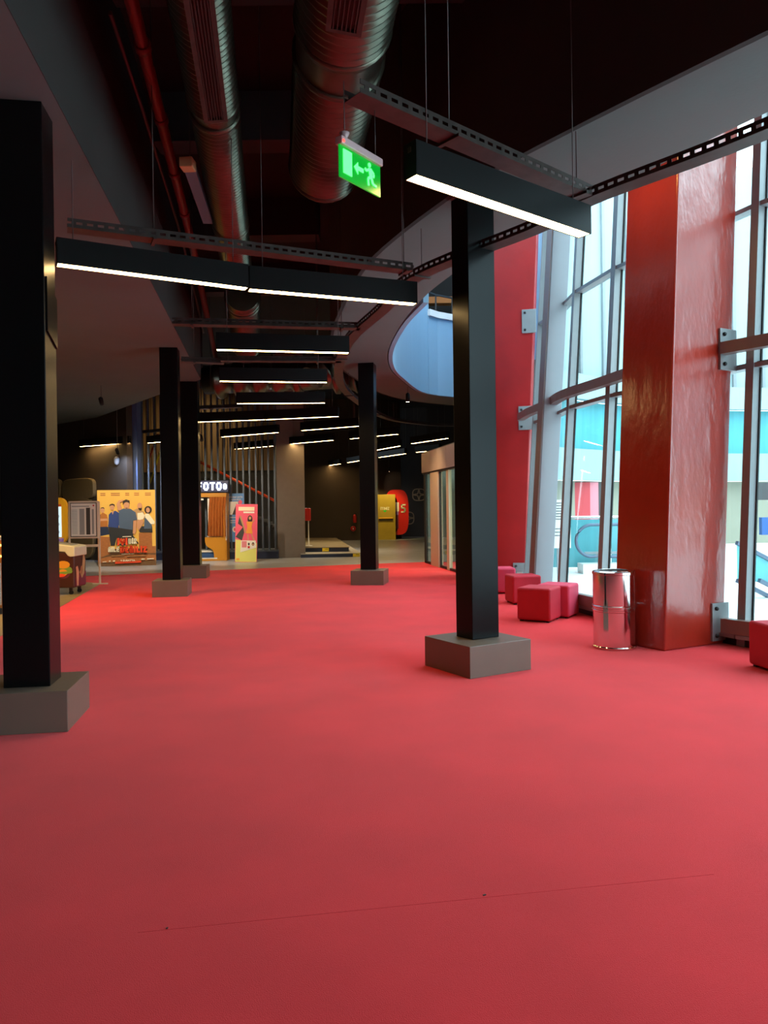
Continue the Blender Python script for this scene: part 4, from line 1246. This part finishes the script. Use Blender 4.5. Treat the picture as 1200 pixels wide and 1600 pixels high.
# ================================================================ SNACK COUNTER
K = plan(5, 960)
kc = thing('snack_counter', 'snack counter with speckled panel at the left edge', 'counter', (K[0], K[1], 0), math.radians(9))
mb('wood').box((-1.5, 0.4, 0.55), (3.0, 0.8, 1.1)).build('counter_body', kc)
mb('marble').box((-1.5, -0.01, 0.45), (2.96, 0.02, 0.62)).build('front_panel', kc, label='speckled white panel')
mb('marble').box((-1.5, 0.4, 1.12), (3.1, 0.9, 0.04)).build('counter_top', kc)
mb('yellowstrip').box((-1.5, -0.015, 1.02), (2.98, 0.02, 0.03)).build('light_strip', kc, label='yellow lit strip')
mb('yellowstrip').box((-1.5, -0.015, 0.86), (2.98, 0.02, 0.03)).build('light_strip', kc, label='yellow lit strip')
mb('ink').box((-1.5, -0.008, 0.05), (2.98, 0.02, 0.09)).build('toe_kick', kc)

# padded wall panels
cwv = [Vector(p) for p in cw]
def on_wall(u, v):
    # intersection of the pixel ray with the brown wall line between its first and third point
    a0, b0 = cwv[0], cwv[2]
    x, y = u - 600.0, 800.0 - v
    X = x * math.cos(ROLL) + y * math.sin(ROLL); Z = -x * math.sin(ROLL) + y * math.cos(ROLL)
    dy = FPX * math.cos(PITCH) - Z * math.sin(PITCH); dzv = FPX * math.sin(PITCH) + Z * math.cos(PITCH)
    d = b0 - a0
    # X*t = a.x + d.x*s ; dy*t = a.y + d.y*s
    det = X * (-d.y) - (-d.x) * dy
    t = (a0.x * (-d.y) - (-d.x) * a0.y) / det
    return X * t, dy * t, EYE + dzv * t
wd = (cwv[2] - cwv[0]).normalized(); wrz = math.atan2(-wd.y, -wd.x)
for (ua, va, ub, vb, lab) in ((107, 747.5, 158.5, 781, 'padded rounded wall panel left of the movie poster, upper one'), (60, 748, 106, 781, 'padded rounded wall panel above the kiosk'),
                              (107, 784, 158.5, 880, 'tall padded rounded wall panel behind the notice board'), (60, 784, 106, 880, 'tall padded rounded wall panel behind the kiosk')):
    cx, cy, cz = on_wall((ua + ub) / 2, (va + vb) / 2)
    l_, r_ = on_wall(ua, va), on_wall(ub, vb)
    wdt = math.hypot(r_[0] - l_[0], r_[1] - l_[1]); hgt = abs(l_[2] - r_[2])
    hgt = (vb - va) * cy / FPX
    n_ = Vector((wd.y, -wd.x));
    if n_.y > 0: n_ = -n_
    cz = max(cz, hgt / 2 + 0.02)
    o = mb('cushion').card(squircle(0, 0, wdt / 2 * 0.97, hgt / 2 * 0.98, 32, 4.5), -0.11, 0.02).build('padded_panel', bevel=0.03, seg=3)
    o.location = (cx + n_.x * 0.16, cy + n_.y * 0.16, cz); o.rotation_euler = (0, 0, wrz)
    tag(o, lab, 'wall panel', 'padded wall panels')
# dome camera on the brown wall
cx, cy, cz = on_wall(181, 722)
dc = thing('security_camera', 'small grey dome camera on the brown wall above the poster', 'camera', (cx + 0.15, cy - 0.35, cz))
mb('malldark').box((0, 0.12, 0.12), (0.08, 0.3, 0.08)).build('wall_arm', dc)
mb('greyink').lathe((0, 0, 0), [(0.001, -0.12), (0.06, -0.08), (0.08, 0.0), (0.08, 0.08), (0.04, 0.14)], 14).build('camera_dome', dc)

# ================================================================ PLATFORM, STAND, BACK WALL ITEMS
pf = thing('stepped_platform', 'two-step platform with navy risers and stone top by the back wall', 'platform', (-2.0, 24.5, 0))
z1_, z2_ = 0.12, 0.27
A0, A1 = plan(470, 871.6), plan(562, 869.8)
mb('navypanel').prism([A0, A1, plan(530, 847, 0.0), plan(470, 847, 0.0)], 0.0, z1_ - 0.02).build('riser', pf, True, label='navy lower riser')
mb('edge').prism([(A0[0], A0[1] - 0.03), (A1[0] + 0.03, A1[1] - 0.03), plan(531, 847, 0.0), plan(470, 847, 0.0)], z1_ - 0.02, z1_).build('tread', pf, True, label='pale lower tread')
B0, B1 = plan(470, 862.8, z1_), plan(545, 861.8, z1_)
mb('navypanel').prism([B0, B1, plan(525, 846.5, z1_), plan(470, 846.5, z1_)], z1_, z2_ - 0.02).build('riser', pf, True, label='navy upper riser')
mb('beige').prism([(B0[0], B0[1] - 0.03), (B1[0] + 0.03, B1[1] - 0.03), plan(526, 846, z1_), plan(470, 846, z1_)], z2_ - 0.02, z2_).build('platform_top', pf, True)
for (u, v, z, lab) in ((508, 861, 0.19, 0), (556, 868.5, 0.06, 1)):
    base = B0 if lab == 0 else A0
    px_ = plan(u, v, z)
    yy = (B0[1] + (B1[1] - B0[1]) * 0.5 if lab == 0 else A0[1] + (A1[1] - A0[1]) * 0.93)
    X_ = (u - 600) / FPX * yy
    tg = mb('labelyellow').box((X_, yy - 0.02, z), (0.21, 0.012, 0.105)).build('warning_label', pf, True, label='yellow warning label')
    mb('ink').box((X_ + 0.03, yy - 0.028, z + 0.015), (0.10, 0.004, 0.012)).build('label_print', pf, True)
st_ = plan(482.5, 853, z2_)
so_ = thing('sign_stand', 'white pole stand with a red box beside the grey pier', 'stand', (st_[0], st_[1] , z2_))
mb('white').lathe((0, 0, 0), [(0.13, 0), (0.12, 0.015), (0.02, 0.03), (0.018, 0.84), (0.03, 0.85)], 14).build('pole', so_)
mb('extred').box((-0.02, 0, 1.04), (0.20, 0.10, 0.42)).build('red_box', so_, bevel=0.02, label='red box')
mb('malldark').box((-0.02, 0, 1.27), (0.1, 0.06, 0.05)).build('box_handle', so_)

def ext(label, u, v, Y):
    X_, _, Z_ = depth_pt(u, v, Y)
    o = thing('fire_extinguisher', label, 'extinguisher', (X_, Y - 0.12, Z_))
    mb('extred').lathe((0, 0, 0), [(0.07, -0.2), (0.085, -0.18), (0.085, 0.1), (0.05, 0.17), (0.02, 0.19)], 14).build('cylinder_body', o)
    mb('gasket').box((0.02, 0, 0.22), (0.12, 0.03, 0.05)).build('valve_handle', o)
    mb('gasket').tube([(0.03, -0.02, 0.2), (0.11, -0.03, 0.12), (0.1, -0.03, -0.08)], 0.012, 6).build('hose', o)
    return o
ext('red fire extinguisher on the dark wall left of the middle column', 554.5, 810, 35.0)
X_, _, Z_ = depth_pt(552, 826, 35.2)
al = thing('alarm_bell', 'small red round alarm below the extinguisher', 'alarm', (X_, 35.15, Z_))
mb('extred').lathe((0, 0, 0), [(0.13, -0.02), (0.12, 0.05), (0.05, 0.08)], 16, Matrix.Rotation(math.radians(90), 4, 'X')).build('alarm_cover', al)
mb('paper').box((0.0, -0.085, 0.0), (0.05, 0.01, 0.07)).build('alarm_label', al)

# exit door
d0_ = depth_pt(590, 843, 35.3)
dr = thing('door_2', 'yellow lit emergency exit door right of the middle column', 'door', (d0_[0], 35.28, 0), 0, kind='structure')
mb('yellowdoor').box((0.42, 0, 1.06), (0.86, 0.06, 2.12)).build('door_leaf', dr, bevel=0.006)
pbr = mb('yellowplastic').box((0.40, -0.09, 1.02), (0.66, 0.05, 0.07)).build('push_bar', dr, bevel=0.01)
mb('ink').box((0.40, -0.06, 0.94), (0.68, 0.04, 0.05)).build('bar_shade_strip', dr)  # dark strip put in as the shade under the push bar
block_text('push_letter', 'İTİNİZ', 0.16, 0.57, 1.40, 0.13, 0.022, 'cream', dr, -0.03, 0.006, 1.7)
mb('lettergreen').card([(0.26, 1.38), (0.46, 1.38), (0.36, 1.28)], -0.036, -0.03).build('green_arrow', dr, label='green arrow')
# red portal
rd = thing('door_3', 'red rounded cinema hall portal numbered five', 'door', (depth_pt(620, 838, 36.6)[0], 36.6, 0), 0, kind='structure')
outer = squircle(0.0, 1.28, 0.56, 1.07, 40, 3.4)
inner = [(x * 0.42 - 0.18, (z - 1.28) * 0.8 + 1.16) for x, z in outer]
pm = MB().mat('doorred')
n = len(outer)
pm.add([(x, -0.9, z) for x, z in outer] + [(x, -0.88, z) for x, z in inner] + [(x, 0.0, z) for x, z in outer],
       [(i, (i + 1) % n, n + (i + 1) % n, n + i) for i in range(n)] + [((i + 1) % n, i, 2 * n + i, 2 * n + (i + 1) % n) for i in range(n)])
pm.build('portal_frame', rd)
mb('ductdark').card(inner, -0.30, -0.25).build('dark_opening', rd)
mb('burger3').card(rect(-0.33, 0.5, 0.08, 1.15), -0.895, -0.86).build('side_panel', rd)
mb('paper').card(rect(-0.14, 1.32, 0.1, 1.75), -0.91, -0.88).build('hall_poster', rd, label='pale film sheet')
mb('purple').card(rect(-0.10, 1.15, 0.08, 1.32), -0.91, -0.88).build('hall_notice', rd)
block_text('hall_number', '5', 0.20, 0.42, 1.26, 0.40, 0.065, 'cream', rd, -0.905, 0.02)
# star motifs
def motif(label, u, v, w_, h_, half=False):
    X_, Y_, Z_ = depth_pt(u, v, 38.0 - 0.16)
    o = thing('star_motif', label, 'wall motif', (X_, Y_, Z_), 0, 'grey star motifs on the back wall')
    b_ = mb('motif')
    q = squircle(0, 0, w_ / 2, h_ / 2, 24, 3.2)
    for i in range(len(q)):
        p, r_ = q[i], q[(i + 1) % len(q)]
        if half and (p[0] + r_[0]) / 2 < -0.05: continue
        b_.bar((p[0], 0, p[1]), (r_[0], 0, r_[1]), 0.05, 0.05)
    for k in range(4):
        a0, a1 = k * math.pi / 2, (k + 1) * math.pi / 2
        t0 = (math.cos(a0) * w_ / 2, math.sin(a0) * h_ / 2); t1 = (math.cos(a1) * w_ / 2, math.sin(a1) * h_ / 2)
        m_ = (math.cos((a0 + a1) / 2) * w_ * 0.12, math.sin((a0 + a1) / 2) * h_ * 0.12)
        if half and k in (1, 2): continue
        b_.bar((t0[0], 0, t0[1]), (m_[0], 0, m_[1]), 0.05, 0.05); b_.bar((m_[0], 0, m_[1]), (t1[0], 0, t1[1]), 0.05, 0.05)
    b_.build('motif_outline', o)
motif('grey star outline on the dark back wall near the glass doors', 654.5, 773, 0.62, 0.58)
motif('lower grey star outline partly hidden by the red portal', 637, 809.5, 0.62, 0.6)

# ================================================================ GLASS ENTRANCE DOORS
dA, dB = Vector(plan(710, 893)), Vector(plan(665, 879.2))
dn = (dB - dA).normalized()
dC = dA - dn * 2.3
ed = thing('door_1', 'automatic glass entrance doors under a steel header', 'door', (dB.x, dB.y, 0), 0, kind='structure')
nrm = Vector((-dn.y, dn.x))
if nrm.x > 0: nrm = -nrm
def along(s_): return dB - dn * s_      # s from the far end towards the viewer
Ltot = (dB - dC).length
npan = 6
for k in range(npan):
    a_, b_ = along(Ltot * k / npan), along(Ltot * (k + 1) / npan - 0.012)
    mb('stainless').bar((a_.x, a_.y, 2.685), (b_.x, b_.y, 2.685), 0.16, 0.52).build('header_panel', ed, True)
mb('gasket').bar((dB.x, dB.y, 2.40), (dC.x, dC.y, 2.40), 0.12, 0.04).build('track', ed, True)
def dstrip(s0_, s1_, z0_, z1_, key, name, th=0.05, label=None):
    a_, b_ = along(s0_), along(s1_)
    zc, hh = (z0_ + z1_) / 2, z1_ - z0_
    return mb(key).bar((a_.x, a_.y, zc), (b_.x, b_.y, zc), th, hh).build(name, ed, True, label=label)
def s_of(u):
    # distance along the door line for a pixel column
    best, bs_ = 1e9, 0
    for k in range(400):
        s_ = Ltot * k / 400; p = along(s_)
        uu = 600 + FPX * p.x / p.y
        if abs(uu - u) < best: best, bs_ = abs(uu - u), s_
    return bs_
marks = [s_of(u) for u in (666, 676, 688, 700, 703.5, 712)]
dstrip(0, marks[0] + 0.06, 0, 2.38, 'gasket', 'frame_post')
dstrip(marks[0] + 0.06, marks[1], 0.06, 2.38, 'clear', 'glass_pane', 0.012)
dstrip(marks[1], marks[2], 0.0, 2.38, 'doorpost', 'door_post', 0.12, 'pale door post')
dstrip(marks[2] + 0.05, marks[3], 0.06, 2.38, 'clear', 'glass_pane', 0.012)
dstrip(marks[2], marks[2] + 0.05, 0.0, 2.38, 'gasket', 'frame_post')
dstrip(marks[3], marks[4], 0.0, 2.38, 'doorpost', 'frame_post', 0.08)
dstrip(marks[4], marks[4] + 1.2, 0.06, 2.38, 'clear', 'glass_pane', 0.012)
dstrip(marks[4] + 1.2, Ltot, 0.0, 2.38, 'stainless', 'frame_post')
dstrip(0, Ltot, 0.0, 0.06, 'gasket', 'bottom_rail')
fs_ = mb('alu').bar((dB.x, dB.y, 1.47), (3.3, 20.75, 1.47), 0.06, 2.94); fs_.build('lobby_wall', ed, True)
fs_ = mb('alu').bar((dC.x, dC.y, 1.47), (3.0, 14.95, 1.47), 0.06, 2.94); fs_.build('lobby_wall', ed, True)
mb('malldark').prism([(dB.x, dB.y), (dC.x, dC.y), (3.3, 14.95), (3.3, 20.75)], 2.945, 2.99).build('lobby_roof', ed, True)
o = thing('advert_panel', 'yellow advert sheet standing inside the glass doors', 'poster', (2.35, 19.7, 0), math.radians(20))
mb('labelyellow').box((0, 0, 1.25), (0.9, 0.03, 1.9)).build('sheet', o)
pr = print_card(MB(), [('skin', ellipse(-0.15, 1.3, 0.2, 0.16)), ('cream', ellipse(0.1, 1.0, 0.22, 0.2)), ('skin', ellipse(-0.1, 0.75, 0.2, 0.15)), ('titlered', ellipse(0.15, 0.6, 0.12, 0.08)), ('hairdark', ellipse(-0.18, 1.48, 0.16, 0.08))], -0.018)
pr.build('printed_picture', o)
mb('malldark').box((0, 0.1, 0.15), (0.5, 0.3, 0.3)).build('sheet_stand', o)

# ================================================================ MALL ATRIUM OUTSIDE
def arc(R, a0, a1, n_=30, cx=16.0, cy=13.0):
    return [(cx + R * math.cos(math.radians(a0 + (a1 - a0) * k / n_)), cy + R * math.sin(math.radians(a0 + (a1 - a0) * k / n_))) for k in range(n_ + 1)]
aw = thing('mall_facade', 'bright curved mall front across the atrium with white and cyan bands', 'building', (10, 28, 0))
R0 = 15.0
def band(key, z0_, z1_, name, dr_=0.0, label=None, a0=-60, a1=138):
    AA = arc(R0 + dr_, a0, a1, max(3, int(abs(a1 - a0) / 6)))
    mb(key).ribbon([(x, y, (z0_ + z1_) / 2) for x, y in AA], 0.3, z1_ - z0_).build(name, aw, True, label=label)
band('mallbeige', 0, 2.3, 'ground_wall', 0.4, 'beige ground floor wall')
band('palecyan', 2.3, 3.3, 'parapet', -0.1, 'white parapet band')
band('cyan', 3.3, 4.9, 'glass_band', 0.3, 'cyan glass band')
band('palecyan', 4.9, 5.7, 'parapet', -0.1, 'white parapet band')
band('palecyan', 5.7, 14.0, 'upper_wall', 0.5, 'pale upper cladding')
for k in range(44):
    t = math.radians(-60 + 197 * k / 44)
    x, y = 16 + (R0 + 0.3) * math.cos(t), 13 + (R0 + 0.3) * math.sin(t)
    mb('alu').box((x, y, 9.8), (0.12, 0.12, 8.2), t).build('cladding_rib', aw, True)
def shop(key, u0, u1, z0_, z1_, name, Y, label):
    a_, b_ = (u0 - 600) / FPX * Y, (u1 - 600) / FPX * Y
    return mb(key).box(((a_ + b_) / 2, Y, (z0_ + z1_) / 2), (b_ - a_, 0.2, z1_ - z0_)).build(name, aw, True, label=label)
shop('mallred', 895, 921, 0, 2.25, 'shopfront', 24.8, 'red shopfront')
shop('mallpink', 921, 934, 0, 2.25, 'shopfront', 24.9, 'pink shopfront panel')
shop('malldark', 934, 945, 0, 2.25, 'shopfront', 25.0, 'dark shop opening')
shop('mallbeige', 866, 878, 0, 2.25, 'shopfront', 24.4, 'cream column')
shop('malldark', 879, 886, 0, 2.25, 'shopfront', 24.5, 'dark shop opening')
shop('malldark', 1182, 1215, 1.6, 2.2, 'shopfront', 26.2, 'dark shop sign')
shop('boothblue', 1188, 1215, 0.4, 1.0, 'shopfront', 26.0, 'blue shop display')
# glass balustrade with steel handrail
gb_ = thing('glass_balustrade', 'glass balustrade with steel handrail across the white mall floor', 'railing', (4.5, 17.3, -0.03))
A1_ = [(3.45, 17.6), (4.2, 17.45), (5.2, 17.3), (6.4, 17.3)]
mb('chrome').tube([(x, y, 1.22) for x, y in A1_], 0.035, 10).build('handrail', gb_, True)
for (p, q) in zip(A1_[:-1], A1_[1:]):
    mb('cyan').bar((p[0], p[1], 0.62), (q[0] - 0.02, q[1], 0.62), 0.015, 1.1).build('glass_panel', gb_, True)
# escalator end loop
el_ = thing('escalator', 'escalator end with a round black handrail loop beyond the glass', 'escalator', (4.65, 16.9, -0.03))
loop = [(4.65 + 0.36 * math.cos(t) , 16.9, 0.70 + 0.36 * math.sin(t)) for t in [math.radians(60 + k * 12) for k in range(21)]]
loop = [(7.5, 16.9, 1.06)] + [(5.0, 16.9, 1.06)] + loop[2:] + [(5.0, 16.9, 0.34), (7.5, 16.9, 0.34)]
mb('slat').tube(loop, 0.035, 8).build('handrail_loop', el_, True)
mb('alu').box((5.8, 17.0, 0.42), (2.6, 0.05, 0.06)).build('skirt_rail', el_, True)
mb('white').box((5.8, 16.98, 0.08), (2.8, 0.5, 0.22)).build('comb_plate', el_, True)
# second escalator rails at right
e2_ = thing('escalator', 'escalator handrails descending outside the right hand glass', 'escalator', (6.2, 12.0, -0.03))
for off, z in ((0.0, 0.62), (0.0, 0.02), (0.35, 0.02)):
    mb('slat').bar((5.6 + off, 12.0, z + 0.25), (7.4 + off, 12.6, z - 0.95 + 0.35), 0.06, 0.06).build('handrail', e2_, True)
mb('cyan').add([(5.6, 12.0, 0.84), (7.4, 12.6, 0.0), (7.4, 12.6, -0.02), (5.6, 12.0, 0.3)], [(0, 1, 2, 3)]).build('glass_side', e2_, True)
# notice board seen through the narrow pane
nbo = thing('mall_notice', 'printed notice panel seen through the narrow pane', 'notice', (3.55, 15.6, -0.03))
mb('paper').box((0.05, 0, 1.15), (0.5, 0.03, 1.0)).build('notice_sheet', nbo)
tx = mb('malldark')
for k in range(7): tx.box((0.05, -0.02, 1.58 - k * 0.055), (0.38, 0.004, 0.018))
for k in range(3): tx.box((0.02, -0.02, 1.05 - k * 0.07), (0.3, 0.004, 0.018))
tx.build('notice_text', nbo)
mb('alu').box((0.05, 0.02, 0.33), (0.06, 0.04, 0.66)).build('notice_post', nbo)
